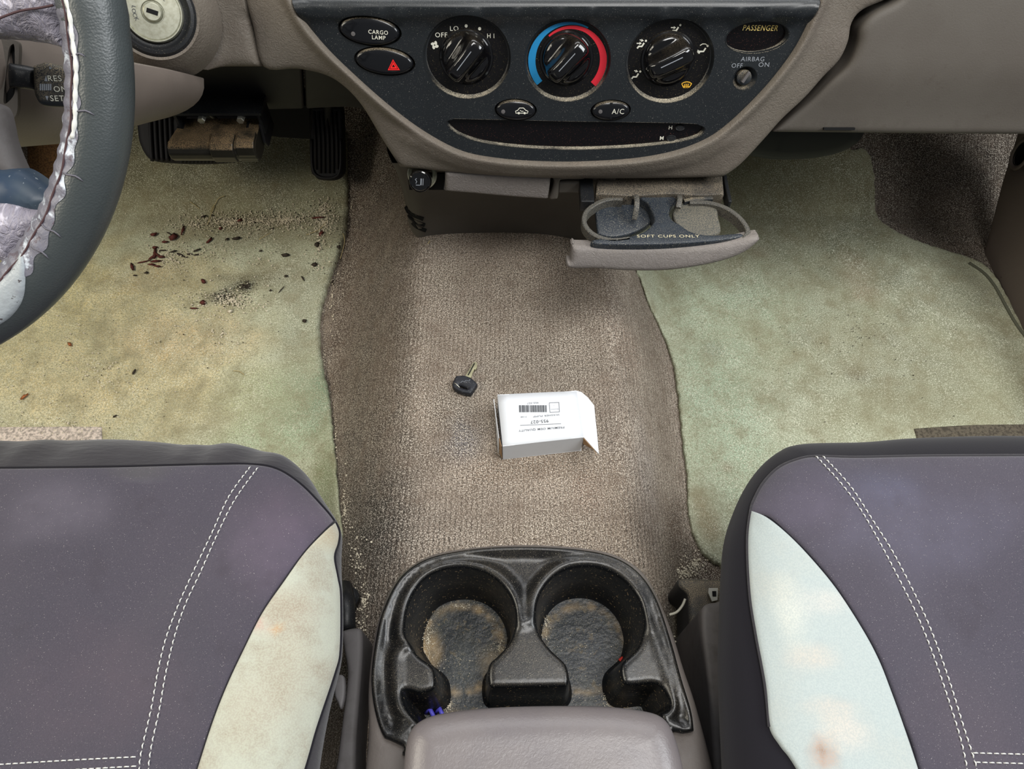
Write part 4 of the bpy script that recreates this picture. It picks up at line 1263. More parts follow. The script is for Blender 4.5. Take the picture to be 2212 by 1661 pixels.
pad = W_([(150, -90), (150, -90), (150, 0), (138, 60), (127, 104), (100, 94), (60, 84), (30, 80), (0, 76), (-90, 72), (-90, 72), (-90, -90), (-90, -90)], .002)
sheet('upper_spoke', M['wrinkled'], WF, pad, lambda a, b, d: .006 + rnd(d, .022, .016), sw, res=.006, skirt=.008, edge=.022, label='wrinkled lilac grey leather spoke')
P = WF.w(W_([(-90, 56), (0, 50), (20, 42), (60, 28), (100, 22), (118, 18)], 0.0, 4)[:-4], 0.0063)
tube('seam', M['thread'], P[:20], .0006, sw, n=6)
arm = W_([(-60, 215), (-60, 215), (-20, 226), (-6, 240), (2, 268), (10, 305), (25, 345), (45, 385), (70, 425), (90, 450), (60, 450), (10, 395), (-60, 360), (-60, 360)], -.012)
sheet('spoke_back_cover', M['grey_trim'], WF, arm, lambda a, b, d: -.010 + rnd(d, .012, .009), sw, res=.007, skirt=.006, edge=.012)
lsp = W_([(-60, 362), (-60, 362), (0, 364), (26, 370), (60, 392), (95, 420), (104, 440), (90, 475), (40, 480), (-60, 470), (-60, 470)], -.003)
sheet('lower_spoke', M['blue_plastic'], WF, lsp, lambda a, b, d: -.002 + rnd(d, .018, .014), sw, res=.007, skirt=.008, edge=.018, label='blue grey plastic spoke')
lp2 = W_([(-80, 440), (-80, 440), (0, 436), (50, 452), (96, 460), (84, 492), (66, 520), (42, 548), (22, 572), (2, 592), (-5, 580), (-20, 566), (-80, 560), (-80, 560)], .002)
sheet('lower_spoke_pad', M['wrinkled'], WF, lp2, lambda a, b, d: .004 + rnd(d, .016, .012), sw, res=.006, skirt=.010, edge=.016)
wb = WF.uv(crv([(46, 530), (54, 555), (58, 590), (55, 625), (44, 655), (20, 685), (-10, 706), (-40, 720), (-60, 700), (-60, 640), (-20, 620), (5, 602), (28, 575)], 5), .0155)
sheet('shiny_patch', M['silver_skin'], WF, wb, lambda a, b, d: np.sqrt(np.maximum(RT ** 2 * 1.1 - np.minimum(np.abs(np.sqrt(a * a + b * b) - RR), .0150) ** 2, 0)) + .0014 + rnd(d, .002), sw, res=.006, skirt=.006, edge=.003, label='shiny pale torn patch at the bottom')
hub = W_([(-700, -90), (-700, -90), (-90, -90), (-60, 0), (-90, 90), (-70, 220), (-60, 360), (-90, 470), (-700, 470), (-700, 470)], .01)
lathe('hub_pad', M['leather'], WF, (-0.005, 0), [(0.090, -.02), (0.088, .01), (.075, .024), (.04, .030), (.001, .031)], sw, n=48)

# ------------------------------------------------------------------ pedals and the dusty unit above them
PF = Frame((-0.40, 0.785, 0.165), (0, 0.55, 0.83))
bp = thing('brake_pedal', 'wide ribbed black rubber pedal partly hidden by the dusty unit', 'pedal', (-0.42, 0.80, 0.165))
pb = PF.uv(crv([(293, 258), (298, 250), (340, 248), (560, 250), (568, 262), (560, 300), (530, 338), (508, 346), (500, 353), (440, 357), (370, 355), (330, 350), (312, 338), (298, 310), (293, 280)], 5), 0.0)
sheet('pedal_pad', M['rubber'], PF, pb, lambda a, b, d: rnd(d, .008), bp, res=.012, skirt=.012, edge=.008)
for u in (328, 339, 350, 361, 372):
    P = PF.w(PF.uv([(u - 4, 252), (u - 2, 300), (u + 1, 348)], 0.001), .0012)
    tube('rib', M['rubber'], crv(P, 4, False), .0026, bp, n=6)
for q in range(15):
    u = 392 + q * 8
    P = PF.w(PF.uv([(u, 338), (u + 1.5, 353 - .1 * q)], 0.001), .0012)
    tube('tread_block', M['rubber'], P, .0018, bp, n=6)
tube('pedal_arm', M['dark_trim'], [(-0.40, .80, .17), (-0.39, .84, .25), (-.38, .86, .36)], .010, bp, n=8)

un = thing('brake_controller', 'dusty dark metal unit bolted under the dash above the wide pedal', 'device', (-0.39, 0.65, 0.275))


def ux(u, y, z):
    dep = y * SA + (CAMZ - z) * CA
    return (u - 1106) / FPX * dep


def unit(name, u0, u1, prof, m, bev=.001, parent=None, ul=None):
    V = []
    n = len(prof)
    for u in ((u0, ul if ul else u0), (u1, u1)):
        for (y, z) in prof:
            V.append((ux(u[0], .635, .29), y, z))
    F = [list(range(n)), list(range(n, 2 * n))[::-1]] + [[i, n + i, n + (i + 1) % n, (i + 1) % n] for i in range(n)]
    return bevel(mobj(name, V, F, m, parent or un, smooth=False), bev)


prof = [(.662, .300), (.624, .3005), (.6175, .298), (.614, .292), (.6145, .285), (.619, .2785), (.632, .276), (.662, .280)]
hs = unit('housing', 375, 562, prof, M['dusty_metal'], .0015)
hs.data.vertices[0].co.x += .008
unit('raised_block', 467, 517, [(.634, .3035), (.618, .3025), (.6125, .299), (.6115, .290), (.615, .280), (.634, .277)], M['dusty_metal'], .0012, hs)
unit('raised_block', 522, 561, [(.636, .3045), (.620, .3035), (.6145, .300), (.6135, .291), (.617, .279), (.636, .277)], M['dusty_metal'], .0012, hs)
for u, v in ((388, 283), (397, 284), (536, 282)):
    V, F = box_g((ux(u, .65, .3), .650 + (v - 283) * -.001, .3008), (.0022, .010, .001))
    mobj('slot', V, F, M['dark_void'], hs, smooth=False)
unit('side_plate', 563, 570, [(.68, .315), (.645, .305), (.640, .285), (.645, .275), (.68, .275)], M['dark_trim'], .001)
br = mobj('bracket', *box_g(((ux(384, .66, .32) + ux(572, .66, .32)) / 2, .665, .322), (ux(572, .66, .32) - ux(384, .66, .32), .05, .003)), M['black'], un, smooth=False)
mobj('bracket_leg', *box_g((ux(389, .66, .31), .66, .310), (.003, .03, .024)), M['black'], un, smooth=False)
mobj('bracket_leg', *box_g((ux(567, .66, .31), .66, .306), (.003, .03, .026)), M['black'], un, smooth=False)
for u in (437, 521):
    BF = Frame((ux(u, .645, .318), .6385, .3165), (0, 0, 1))
    lathe('bolt', M['steel'], BF, (0, 0), [(.0042, -.006), (.0042, .001), (.0035, .002), (.0001, .002)], un, n=6, smooth=False)
tube('wire', M['black'], [(-0.36, .66, .32), (-.35, .69, .30), (-.33, .70, .25), (-.325, .72, .2)], .0025, un)

AF2 = Frame((-0.26, 0.84, 0.12), (0, 0.62, 0.78))
ap = thing('accelerator_pedal', 'narrow upright ribbed black rubber pedal beside the tunnel', 'pedal', (-0.26, 0.85, 0.09))
pb = AF2.uv(crv([(667, 236), (672, 231), (728, 231), (738, 236), (741, 300), (742, 365), (738, 380), (724, 390), (690, 389), (678, 380), (670, 366), (667, 300)], 5), 0.0)
sheet('pedal_pad', M['rubber'], AF2, pb, lambda a, b, d: rnd(d, .005), ap, res=.01, skirt=.012, edge=.005)
for k in range(6):
    u = 681 + k * 9.4
    P = AF2.w(AF2.uv([(u - 3, 240), (u, 300), (u + 1, 366 if k in (0, 5) else 374)], .001), .0010)
    tube('rib', M['rubber'], P, .0022, ap, n=6)
P = AF2.w(AF2.uv(crv([(673, 300), (675, 362), (690, 382), (722, 383), (735, 364), (736, 300)], 5, False), .001), .0008)
tube('border_rib', M['rubber'], P, .002, ap, n=6)
tube('pedal_arm', M['dark_trim'], [(-0.26, .855, .13), (-0.25, .90, .2), (-.24, .92, .3)], .008, ap, n=8)

# ------------------------------------------------------------------ seats
def seat(spec):
    root = thing(spec['name'], spec['label'], 'seat', spec['loc'])
    sil = HZ.uv(crv(spec['sil'], 6, False), spec['zlo'])
    poly = np.vstack([sil, spec['close']])
    zt, rx, rz = spec['zlo'] + .04, .055, .04

    def hs(a, b, d):
        z = zt + rnd(d, rx, rz)
        z = z - .014 * ss(d, .05, .19) + spec['slope'] * (b - .2) * (d > -1)
        cxy = np.c_[a, b]
        if spec.get('ripple'):
            z = z + .0022 * np.sin(a * 95 + 2 * np.sin(a * 31)) * ss(b, .235, .262) * (1 - ss(b, .268, .29))
            z = z + .0035 * ss(-np.abs(a + .262), -.016, 0) * ss(b, .24, .26)
        return z + .0010 * np.sin(a * 41 + b * 23) * ss(d, .03, .1)

    def fn(x, y):
        P = np.c_[x, y]
        d = pdist(P, poly)
        d = np.where(inside(P, poly), d, 0)
        return hs(P[:, 0], P[:, 1], d)
    sheet('cushion_band', spec['band'], HZ, poly, hs, root, res=.009, skirt=.17, shift=spec['shift'], edge=.055, rings=(.02, .06, .12, .2, .3, .42, .56, .72, .88, 1.0))

    def patch(name, m, px, off, ed, closed_extra=None, label=None, res=.007):
        q = on_h(crv(px, 6), fn, .3)[:, :2]
        if spec.get('clip') is not None:
            q = q
        def hf(a, b, d):
            return fn(a, b) + off + rnd(d, ed, ed * .9)
        return sheet(name, m, HZ, q, hf, root, res=res, skirt=.003, edge=ed, label=label, rings=(.15, .5, 1.0))
    top = patch('top_panel', spec['top_m'], spec['top'], .0022, .003)
    cream = patch('side_panel', spec['cream_m'], spec['cream'], .0034, .002, label=spec['cream_label'])
    paint(top, blobs(fn, spec['top_st']))
    paint(cream, blobs(fn, spec['cream_st']))
    # stitching: short threads standing on the fabric
    parts = []
    for line in spec['stitch']:
        c = crv(line, 10, False)
        q = on_h(c, fn, .3)
        seg = np.linalg.norm(np.diff(q, axis=0), axis=1)
        L = np.r_[0, np.cumsum(seg)]
        s = 0.0
        step = .0047
        while s + step * .68 < L[-1]:
            ts = np.array([s, s + step * .34, s + step * .68])
            p = np.c_[[np.interp(ts, L, q[:, k]) for k in range(3)]].T
            p[:, 2] = fn(p[:, 0], p[:, 1]) + np.array([.0022, .0033, .0022])
            parts.append(tube_g(p, .00045, 5))
            s += step
    V, F = join(parts)
    mobj('stitching', V, F, M['stitch'], root, kind='stuff')
    for line in spec.get('seam', []):
        q = on_h(crv(line, 8, False), fn, .3)
        q[:, 2] += .0015
        tube('seam_piping', spec['piping'], q, .0011, root, n=6)
    return root, fn


DS = dict(name='driver_seat', shift=(-.07, -.02, 0), label='driver seat cushion in charcoal cover with mottled stained cream side, lower left', loc=(-0.40, 0.05, 0.10), zlo=.272, slope=0.0, ripple=True,
          sil=[(-260, 962), (-100, 962), (0, 961), (120, 959), (250, 958), (340, 962), (440, 970), (480, 967), (500, 966), (530, 970), (570, 978), (620, 993), (662, 1025), (698, 1080), (727, 1125), (739, 1160), (738, 1200), (738, 1240), (741, 1300), (741, 1380), (736, 1440), (716, 1520), (700, 1600), (688, 1680)],
          close=crv([(-0.146, 0.00), (-0.155, -0.10), (-0.165, -.25), (-.20, -.30), (-.60, -.30), (-.645, -.25), (-.65, 0.0), (-.65, .15), (-.64, .23)], 5, False),
          band=M['seat_side'], top_m=M['seat_top'], cream_m=M['cream_l'], piping=M['seat_black'],
          top=[(-640, 1016), (-640, 1016), (-260, 1013), (0, 1012), (250, 1009), (450, 1004), (545, 1004), (600, 1014), (650, 1046), (695, 1092), (724, 1130), (700, 1152), (640, 1220), (580, 1305), (540, 1385), (500, 1465), (465, 1555), (425, 1680), (310, 2100), (120, 2700), (120, 2700), (-640, 2700), (-640, 2700)],
          cream=[(724, 1128), (724, 1128), (732, 1150), (730, 1175), (722, 1205), (730, 1250), (735, 1290), (734, 1404), (722, 1458), (684, 1573), (659, 1661), (590, 1860), (480, 2100), (480, 2100), (318, 2100), (318, 2100), (396, 1770), (429, 1661), (462, 1559), (493, 1480), (528, 1405), (568, 1326), (616, 1256), (660, 1194), (704, 1147)],
          cream_label='pale cream fabric side with brown water stains',
          stitch=[[(543, 1011), (497, 1075), (458, 1159), (414, 1251), (383, 1322), (361, 1383), (345, 1449), (330, 1533), (308, 1630), (304, 1680)],
                  [(559, 1013), (511, 1080), (475, 1150), (436, 1238), (405, 1304), (381, 1374), (361, 1458), (348, 1533), (330, 1617), (321, 1690)],
                  [(-60, 1655), (0, 1652), (150, 1643), (304, 1635)], [(-60, 1676), (0, 1673), (150, 1664), (304, 1655)]],
          seam=[[(-250, 1013), (0, 1012), (250, 1009), (450, 1004), (545, 1004), (600, 1014), (650, 1046), (695, 1092), (724, 1128), (734, 1150), (732, 1175), (724, 1205), (731, 1250), (737, 1290), (736, 1404), (724, 1458), (686, 1573), (661, 1661), (640, 1730)],
                [(724, 1128), (704, 1147), (660, 1194), (616, 1256), (568, 1326), (528, 1405), (493, 1480), (462, 1559), (429, 1661), (410, 1720)]],
          top_st=[(640, 1090, .05, .03, (74, 60, 70), .35), (130, 1100, .05, .03, (112, 106, 118), .35), (80, 1425, .006, .004, (50, 48, 58), .7), (90, 1470, .006, .003, (48, 46, 54), .7), (300, 1020, .03, .008, (84, 84, 74), .45), (600, 1180, .05, .05, (96, 84, 100), .4), (200, 1500, .08, .05, (84, 70, 78), .35)],
          cream_st=[(700, 1160, .02, .015, (160, 142, 114), .7), (600, 1310, .022, .016, (142, 122, 102), .5), (640, 1340, .016, .025, (140, 120, 102), .45), (605, 1362, .003, .004, (190, 138, 76), .95), (560, 1520, .03, .02, (146, 130, 112), .45), (520, 1590, .02, .012, (140, 126, 108), .45), (640, 1440, .02, .025, (150, 136, 116), .4), (565, 1350, .006, .006, (176, 134, 124), .7)])
PS = dict(name='passenger_seat', shift=(.07, -.02, 0), label='passenger seat cushion in charcoal cover with wide pale side panel, lower right', loc=(0.42, 0.05, 0.10), zlo=.272, slope=0.0,
          sil=[(2550, 948), (2350, 948), (2212, 950), (2100, 950), (1950, 955), (1850, 963), (1720, 967), (1672, 984), (1635, 1017), (1603, 1065), (1577, 1125), (1562, 1180), (1556, 1250), (1552, 1350), (1550, 1450), (1554, 1560), (1560, 1690)],
          close=crv([(0.146, -0.02), (0.155, -0.10), (0.165, -.25), (.20, -.30), (.62, -.30), (.655, -.25), (.665, 0.0), (.665, .22)], 5, False)[::1],
          band=M['seat_black'], top_m=M['seat_top'], cream_m=M['cream_r'], piping=M['seat_side'],
          top=[(1762, 987), (1720, 994), (1680, 1012), (1648, 1044), (1628, 1080), (1620, 1106), (1660, 1116), (1700, 1150), (1748, 1198), (1806, 1268), (1863, 1356), (1898, 1420), (1924, 1486), (1951, 1560), (1985, 1661), (2100, 2100), (2240, 2700), (2240, 2700), (2840, 2700), (2840, 2700), (2820, 984), (2820, 984), (2520, 984), (2212, 985), (2000, 986), (1850, 989)],
          cream=[(1621, 1105), (1621, 1105), (1614, 1172), (1619, 1282), (1632, 1370), (1652, 1480), (1661, 1568), (1685, 1612), (1720, 1661), (1830, 1860), (1900, 2100), (1900, 2100), (2096, 2100), (2096, 2100), (2012, 1770), (1980, 1661), (1949, 1568), (1922, 1493), (1896, 1427), (1861, 1361), (1804, 1273), (1746, 1203), (1698, 1154), (1654, 1119)],
          cream_label='pale blue-grey fabric side with a round brown stained spot',
          stitch=[[(1760, 988), (1808, 1040), (1852, 1097), (1896, 1172), (1940, 1256), (1975, 1326), (2006, 1401), (2041, 1502), (2072, 1603), (2090, 1690)],
                  [(1775, 988), (1834, 1053), (1883, 1128), (1927, 1198), (1975, 1291), (2010, 1370), (2046, 1471), (2076, 1568), (2103, 1652), (2112, 1690)],
                  [(2098, 1627), (2212, 1630), (2300, 1632)], [(2103, 1647), (2212, 1650), (2300, 1652)]],
          seam=[[(2500, 984), (2212, 985), (2000, 986), (1850, 989), (1762, 987), (1720, 994), (1680, 1012), (1648, 1044), (1628, 1080), (1620, 1106), (1613, 1172), (1618, 1282), (1631, 1370), (1651, 1480), (1660, 1570)]],
          top_st=[(1900, 1050, .04, .02, (84, 86, 108), .35), (1750, 1080, .04, .03, (96, 88, 106), .35), (2090, 1560, .05, .04, (84, 72, 78), .3), (2000, 1150, .08, .04, (92, 90, 108), .35)],
          cream_st=[(1773, 1628, .010, .012, (158, 118, 92), .8), (1768, 1622, .004, .005, (120, 92, 70), .6), (1700, 1320, .012, .03, (190, 190, 180), .6), (1750, 1420, .02, .01, (190, 174, 158), .5), (1800, 1530, .02, .008, (190, 172, 156), .45), (1820, 1580, .02, .012, (206, 186, 168), .35), (1780, 1300, .02, .01, (206, 192, 180), .3)])
seat_l, fn_l = seat(DS)
seat_r, fn_r = seat(PS)

# seat side hardware
sc = seat_l
zz = lambda z: Frame((0, 0, z), (0, 1, 0))
f1 = zz(.20)
sheet('side_shield', M['grey_trim'], f1, f1.uv(crv([(738, 1366), (750, 1358), (772, 1355), (781, 1362), (783, 1390), (781, 1440), (776, 1500), (768, 1600), (762, 1700), (720, 1700), (728, 1640), (738, 1560), (748, 1480), (749, 1440), (742, 1400)], 5)), lambda a, b, d: .0 + rnd(d, .004), sc, res=.012, skirt=.11, edge=.004, label='grey plastic strip along the inner side')
f2 = zz(.215)
sheet('lever', M['grey_trim'], f2, f2.uv(crv([(723, 1462), (742, 1460), (744, 1500), (736, 1530), (728, 1515), (722, 1500)], 5)), lambda a, b, d: rnd(d, .002), sc, res=.01, skirt=.004, edge=.002)
tube('seat_rail', M['black'], [on_z([(742, 1268)], .13)[0], on_z([(748, 1300)], .14)[0], on_z([(748, 1360)], .15)[0]], .0085, sc, n=10)
lathe('rail_cap', M['black'], zz(.13), HZ.uv([(753, 1290)], .13)[0], [(.010, -.02), (.010, 0), (.007, .003), (.001, .003)], sc, n=16)
f3 = zz(.15)
bx_ = f3.uv(crv([(1464, 1256), (1470, 1249), (1500, 1248), (1580, 1252), (1580, 1252), (1580, 1380), (1580, 1380), (1530, 1386), (1505, 1384), (1492, 1370), (1487, 1320), (1485, 1285), (1468, 1268)], 5))
sb = sheet('belt_anchor_cover', M['black_dusty'], f3, bx_, lambda a, b, d: rnd(d, .005), seat_r, res=.015, skirt=.05, edge=.005, label='black plastic cover beside the passenger seat')
f4 = zz(.157)
sheet('metal_tongue', M['steel'], f4, f4.uv([(1531, 1270), (1551, 1270), (1550, 1296), (1538, 1299), (1530, 1280)]), 0.0, sb, res=.02, skirt=.003)
sheet('tongue_slot', M['dark_void'], f4, f4.uv([(1538, 1277), (1547, 1277), (1547, 1288), (1539, 1288)]) , 0.0006, sb, res=.02)
f5 = zz(.21)
sheet('side_shield', M['grey_trim'], f5, f5.uv(crv([(1519, 1312), (1528, 1303), (1545, 1300), (1565, 1305), (1565, 1400), (1565, 1700), (1548, 1700), (1540, 1600), (1532, 1500), (1524, 1420), (1518, 1370), (1517, 1330)], 5)), lambda a, b, d: rnd(d, .004), seat_r, res=.012, skirt=.12, edge=.004, label='grey plastic strip along the inner side')
# belt webbing end peeking out
q = on_z(crv([(1446, 1328), (1462, 1322), (1474, 1308), (1480, 1294)], 6, False), .165)
tag(tube('loose_strap', mk('pale_strap', (170, 166, 150), .8), q, .0012, None, n=6, loc=tuple(q[0])), 'thin pale strap end lying beside the console near the black cover', 'strap')

# ------------------------------------------------------------------ centre console
ZR = .235
KF2 = zz(ZR)
con = thing('centre_console', 'taupe centre console with black double cup holder and padded lid', 'console', (0.01, 0.08, 0.10))
Z3 = lambda L: [(780 + x / 2.765, 1140 + y / 2.765) for x, y in L]
tray_px = Z3([(112, 1235), (130, 1245), (92, 1150), (62, 1000), (58, 850), (85, 650), (122, 500), (200, 330), (300, 228), (450, 158), (700, 116), (1000, 104), (1300, 122), (1500, 162), (1650, 250), (1760, 400), (1850, 650), (1920, 900), (1975, 1080), (1992, 1190), (1985, 1215), (1930, 1226), (1860, 1225)]) + [(1440, 1620), (1400, 1640), (920, 1640), (870, 1612), (840, 1598)]
tray = KF2.uv(crv(tray_px[1:], 5))
left_arc = [(292, 690), (264, 640), (262, 560), (278, 470), (318, 380), (382, 300), (470, 254), (560, 238), (650, 240), (740, 266), (820, 320), (880, 395), (915, 480), (922, 560), (905, 640), (872, 700), (820, 758), (778, 796), (762, 830), (758, 880), (762, 925), (772, 944), (800, 950), (1000, 948), (1200, 944), (1232, 936), (1242, 905), (1238, 860), (1222, 810), (1190, 776), (1140, 730), (1090, 670), (1058, 610), (1045, 530), (1056, 440), (1090, 360), (1150, 290), (1230, 245), (1330, 228), (1430, 238), (1520, 275), (1600, 340), (1660, 430), (1690, 530), (1690, 600), (1672, 680), (1640, 730), (1590, 775), (1562, 805), (1554, 840), (1560, 890), (1578, 926), (1620, 936), (1680, 930), (1740, 925), (1790, 940), (1828, 1000), (1848, 1050), (1835, 1085), (1795, 1112)]
hole_px = Z3(left_arc) + [(1430, 1575), (1380, 1600), (960, 1600), (920, 1580)] + Z3([(345, 1162), (300, 1120), (262, 1060), (245, 990), (262, 965), (300, 968), (330, 978), (380, 978), (425, 962), (440, 930), (438, 880), (430, 840), (400, 805), (350, 770), (318, 735)])
hole = KF2.uv(crv(hole_px, 4))
outer_well = KF2.uv(crv(Z3([(292, 690), (240, 640), (238, 560), (262, 440), (310, 350), (382, 280), (470, 234), (560, 216), (650, 218), (760, 250), (850, 310), (925, 420), (945, 560), (985, 560), (1020, 540), (1030, 430), (1075, 340), (1150, 262), (1230, 215), (1330, 200), (1440, 212), (1540, 255), (1620, 330), (1690, 430), (1720, 560), (1780, 720), (1840, 900), (1866, 1050), (1835, 1110), (1795, 1130)]) + [(1430, 1590), (900, 1590)] + Z3([(320, 1160), (235, 1060), (215, 900), (215, 750)]), 4))


def h_tray(a, b, d):
    P = np.c_[a, b]
    dh = pdist(P, hole)
    do = d
    dw = pdist(P, outer_well) * np.where(inside(P, outer_well), -1, 1)
    val = -.0065 * ss(dw, .0005, .012) * ss(do, .002, .010)
    low = -.002 * ss(-dw, 0, .006)      # divider and fingers a little below the rolled rim
    return rnd(d, .004, .004) + val + low + rnd(dh, .004, .0035)


tr = sheet('cup_tray', M['tray_black'], KF2, tray, h_tray, con, res=.0036, holes=[hole], skirt=.01, edge=.004, hole_edge=.006, rings=(.1, .3, .6, 1.0), label='black plastic tray with two round wells')
# walls of the wells and their floor
cen = hole.mean(0)
t = np.roll(hole, -1, 0) - np.roll(hole, 1, 0)
t /= np.linalg.norm(t, axis=1)[:, None]
nn = np.c_[-t[:, 1], t[:, 0]]
ar = (hole[:, 0] * np.roll(hole[:, 1], -1) - np.roll(hole[:, 0], -1) * hole[:, 1]).sum()
if ar < 0: nn = -nn
n = len(hole)
hh0 = h_tray(hole[:, 0], hole[:, 1], pdist(hole, tray))
rows = [KF2.w(hole, hh0), KF2.w(hole + nn * .0006, hh0 - .003), KF2.w(hole + nn * .0025, -.035), KF2.w(hole + nn * .0045, -.070), KF2.w(hole + nn * .008, -.0745)]
V = np.vstack(rows)
F = [[r * n + i, (r + 1) * n + i, (r + 1) * n + (i + 1) % n, r * n + (i + 1) % n] for r in range(4) for i in range(n)]
if ar < 0: F = [f[::-1] for f in F]
wl = mobj('well_wall', V, F, mk('well_black', (24, 25, 27), .38, var=[(40, .5, .7, (44, 42, 38), .5), (400, .66, .72, (150, 130, 100), .6, 1)], bump=[('noise', 300, .3, .0006)]), tr)
wf = sheet('well_floor', M['well_floor'], KF2, tray_in := KF2.uv(crv([(850, 1260), (900, 1200), (1350, 1195), (1420, 1260), (1470, 1500), (1450, 1600), (850, 1600), (830, 1500)], 4)), -.0735, tr, res=.004)
SD = (172, 146, 106)
c1, c2 = KF2.uv([(996, 1400), (1262, 1400)], -.0735)
bl = []
for c_, amts in ((c1, (.7, .8)), (c2, (.35, .5))):
    for k in range(46):
        a = 2 * math.pi * k / 46 + random.uniform(-.1, .1)
        q = amts[0] if k % 3 else amts[1]
        bl.append((c_[0] + .0365 * math.cos(a), c_[1] + .0365 * math.sin(a), .0045, .0045, SD, q * random.uniform(.2, 1.0)))
bl += [(c1[0] - .028, c1[1] - .002, .012, .02, SD, .75), (c1[0] + .026, c1[1] - .012, .012, .016, (140, 122, 92), .7), (c1[0] - .005, c1[1] - .06, .014, .012, SD, .5), (c1[0] + .002, c1[1] - .02, .015, .03, (76, 80, 80), .6), (c2[0] + .028, c2[1] - .045, .01, .014, SD, .5), (c2[0] + .005, c2[1], .02, .016, (66, 70, 76), .5)]
paint(wf, bl)
# body below and around the tray
body_px = [(786, 1661), (791, 1610), (793, 1560), (792, 1500), (797, 1430), (810, 1350), (830, 1290), (848, 1255), (880, 1222), (935, 1192), (1030, 1176), (1142, 1171), (1250, 1177), (1328, 1192), (1386, 1226), (1422, 1280), (1455, 1360), (1480, 1440), (1504, 1510), (1527, 1592), (1545, 1661)]
KB2 = zz(ZR - .004)
bo = np.vstack([KB2.uv(crv(body_px, 5, False)), [(.133, -.05), (.135, -.22), (-.095, -.22), (-.095, -.05)]])
tcn = tray.mean(0)
hole_b = tcn + (tray - tcn) * .972
body = sheet('console_body', M['console_body'], KB2, bo, lambda a, b, d: rnd(d, .010, .008) - .0005, con, res=.012, holes=[hole_b], skirt=.10, edge=.010)
# lid
LZ = .275
LF = zz(LZ)
lid_px = [(868, 1700), (872, 1661), (876, 1620), (882, 1592), (892, 1572), (908, 1558), (932, 1547), (975, 1538), (1033, 1531), (1100, 1527), (1178, 1525), (1260, 1525), (1330, 1528), (1395, 1537), (1425, 1547), (1443, 1564), (1456, 1590), (1467, 1625), (1475, 1661), (1482, 1700)]
lo = np.vstack([LF.uv(crv(lid_px, 5, False)), [(.118, -.05), (.12, -.2), (-.082, -.2), (-.078, -.05)]])
sheet('padded_lid', M['lid'], LF, lo, lambda a, b, d: .014 + rnd(d, .022, .014) + .004 * ss(d, .02, .08), con, res=.008, skirt=.022, edge=.022, rings=(.03, .08, .15, .25, .4, .6, .8, 1.0), label='smooth padded grey vinyl lid')
V, F = box_g((.018, -.07, .245), (.18, .24, .03))
bevel(mobj('lid_base', V, F, M['console_body'], con, smooth=False), .006)

# things in the wells
zfl = ZR - .0735
p = on_z([(940, 1544)], zfl + .006)[0]
pc = thing('hair_clip', 'small purple plastic clip in the left cup well', 'clip', tuple(p - [0, 0, .006]))
for dx in (-.004, .004):
    tube('clip_arm', M['purple'], [p + [dx - .004, .002, -.002], p + [dx, .004, .004], p + [dx + .003, -.002, .003], p + [dx + .005, -.004, -.003]], .0020, pc, n=8)
q = on_z([(1342, 1424)], zfl + .0015)[0]
V, F = box_g(q, (.0045, .003, .002), [(.8, .6, 0), (-.6, .8, 0), (0, 0, 1)])
tag(bevel(mobj('plastic_scrap', V, F, M['red_bit'], None, smooth=False, loc=tuple(q)), .0006), 'tiny red scrap in the right cup well', 'scrap')

# ------------------------------------------------------------------ key on the tunnel carpet
zt = lambda x, y: zf(x, y) + .003
kp = on_h([(1000, 832)], zt)[0]
kf = Frame((0, 0, kp[2]), (0, 1, 0))
key = thing('car_key', 'black headed car key lying on the tunnel carpet', 'key', tuple(kp - [0, 0, .003]))
K9 = lambda L: [(900 + x / 4.424, 740 + y / 4.424) for x, y in L]
kb = kf.uv(crv(K9([(378, 322), (420, 318), (465, 318), (530, 348), (576, 392), (572, 410), (520, 486), (495, 488), (440, 478), (380, 452), (345, 420), (345, 385), (358, 360)]), 3), .004)
kh = kf.uv(crv(K9([(400, 412), (418, 405), (480, 430), (494, 444), (480, 454), (440, 444), (405, 428)]), 4), .004)
sheet('key_head', M['key_black'], kf, kb, lambda a, b, d: .0055 + rnd(d, .002), key, res=.004, holes=[kh], skirt=.005, edge=.002)
blp = kf.uv(K9([(462, 322), (500, 262), (542, 190), (560, 183), (578, 192), (578, 232), (560, 262), (552, 250), (530, 300), (520, 335)]), .003)
bl_ = sheet('key_blade', M['brass'], kf, blp, lambda a, b, d: .0035 + rnd(d, .0006), key, res=.004, skirt=.002)
gr = kf.uv(K9([(492, 308), (552, 196)]), .004)
tube('blade_groove', M['dark_trim'], kf.w(gr, .0036), .0006, bl_, n=6)
tube('split_ring_wire', M['steel'], kf.w(kf.uv(K9([(340, 370), (372, 392), (412, 430)]), .006), [.003, .0065, .0058]), .0006, key, n=6)
P = kf.w(kf.uv(crv(K9([(420, 385), (440, 368), (455, 378), (470, 362), (500, 366), (512, 352)]), 4, False), .0055), .0057)
tube('scratch_mark', M['grey_ink'], P, .00025, key, n=4)

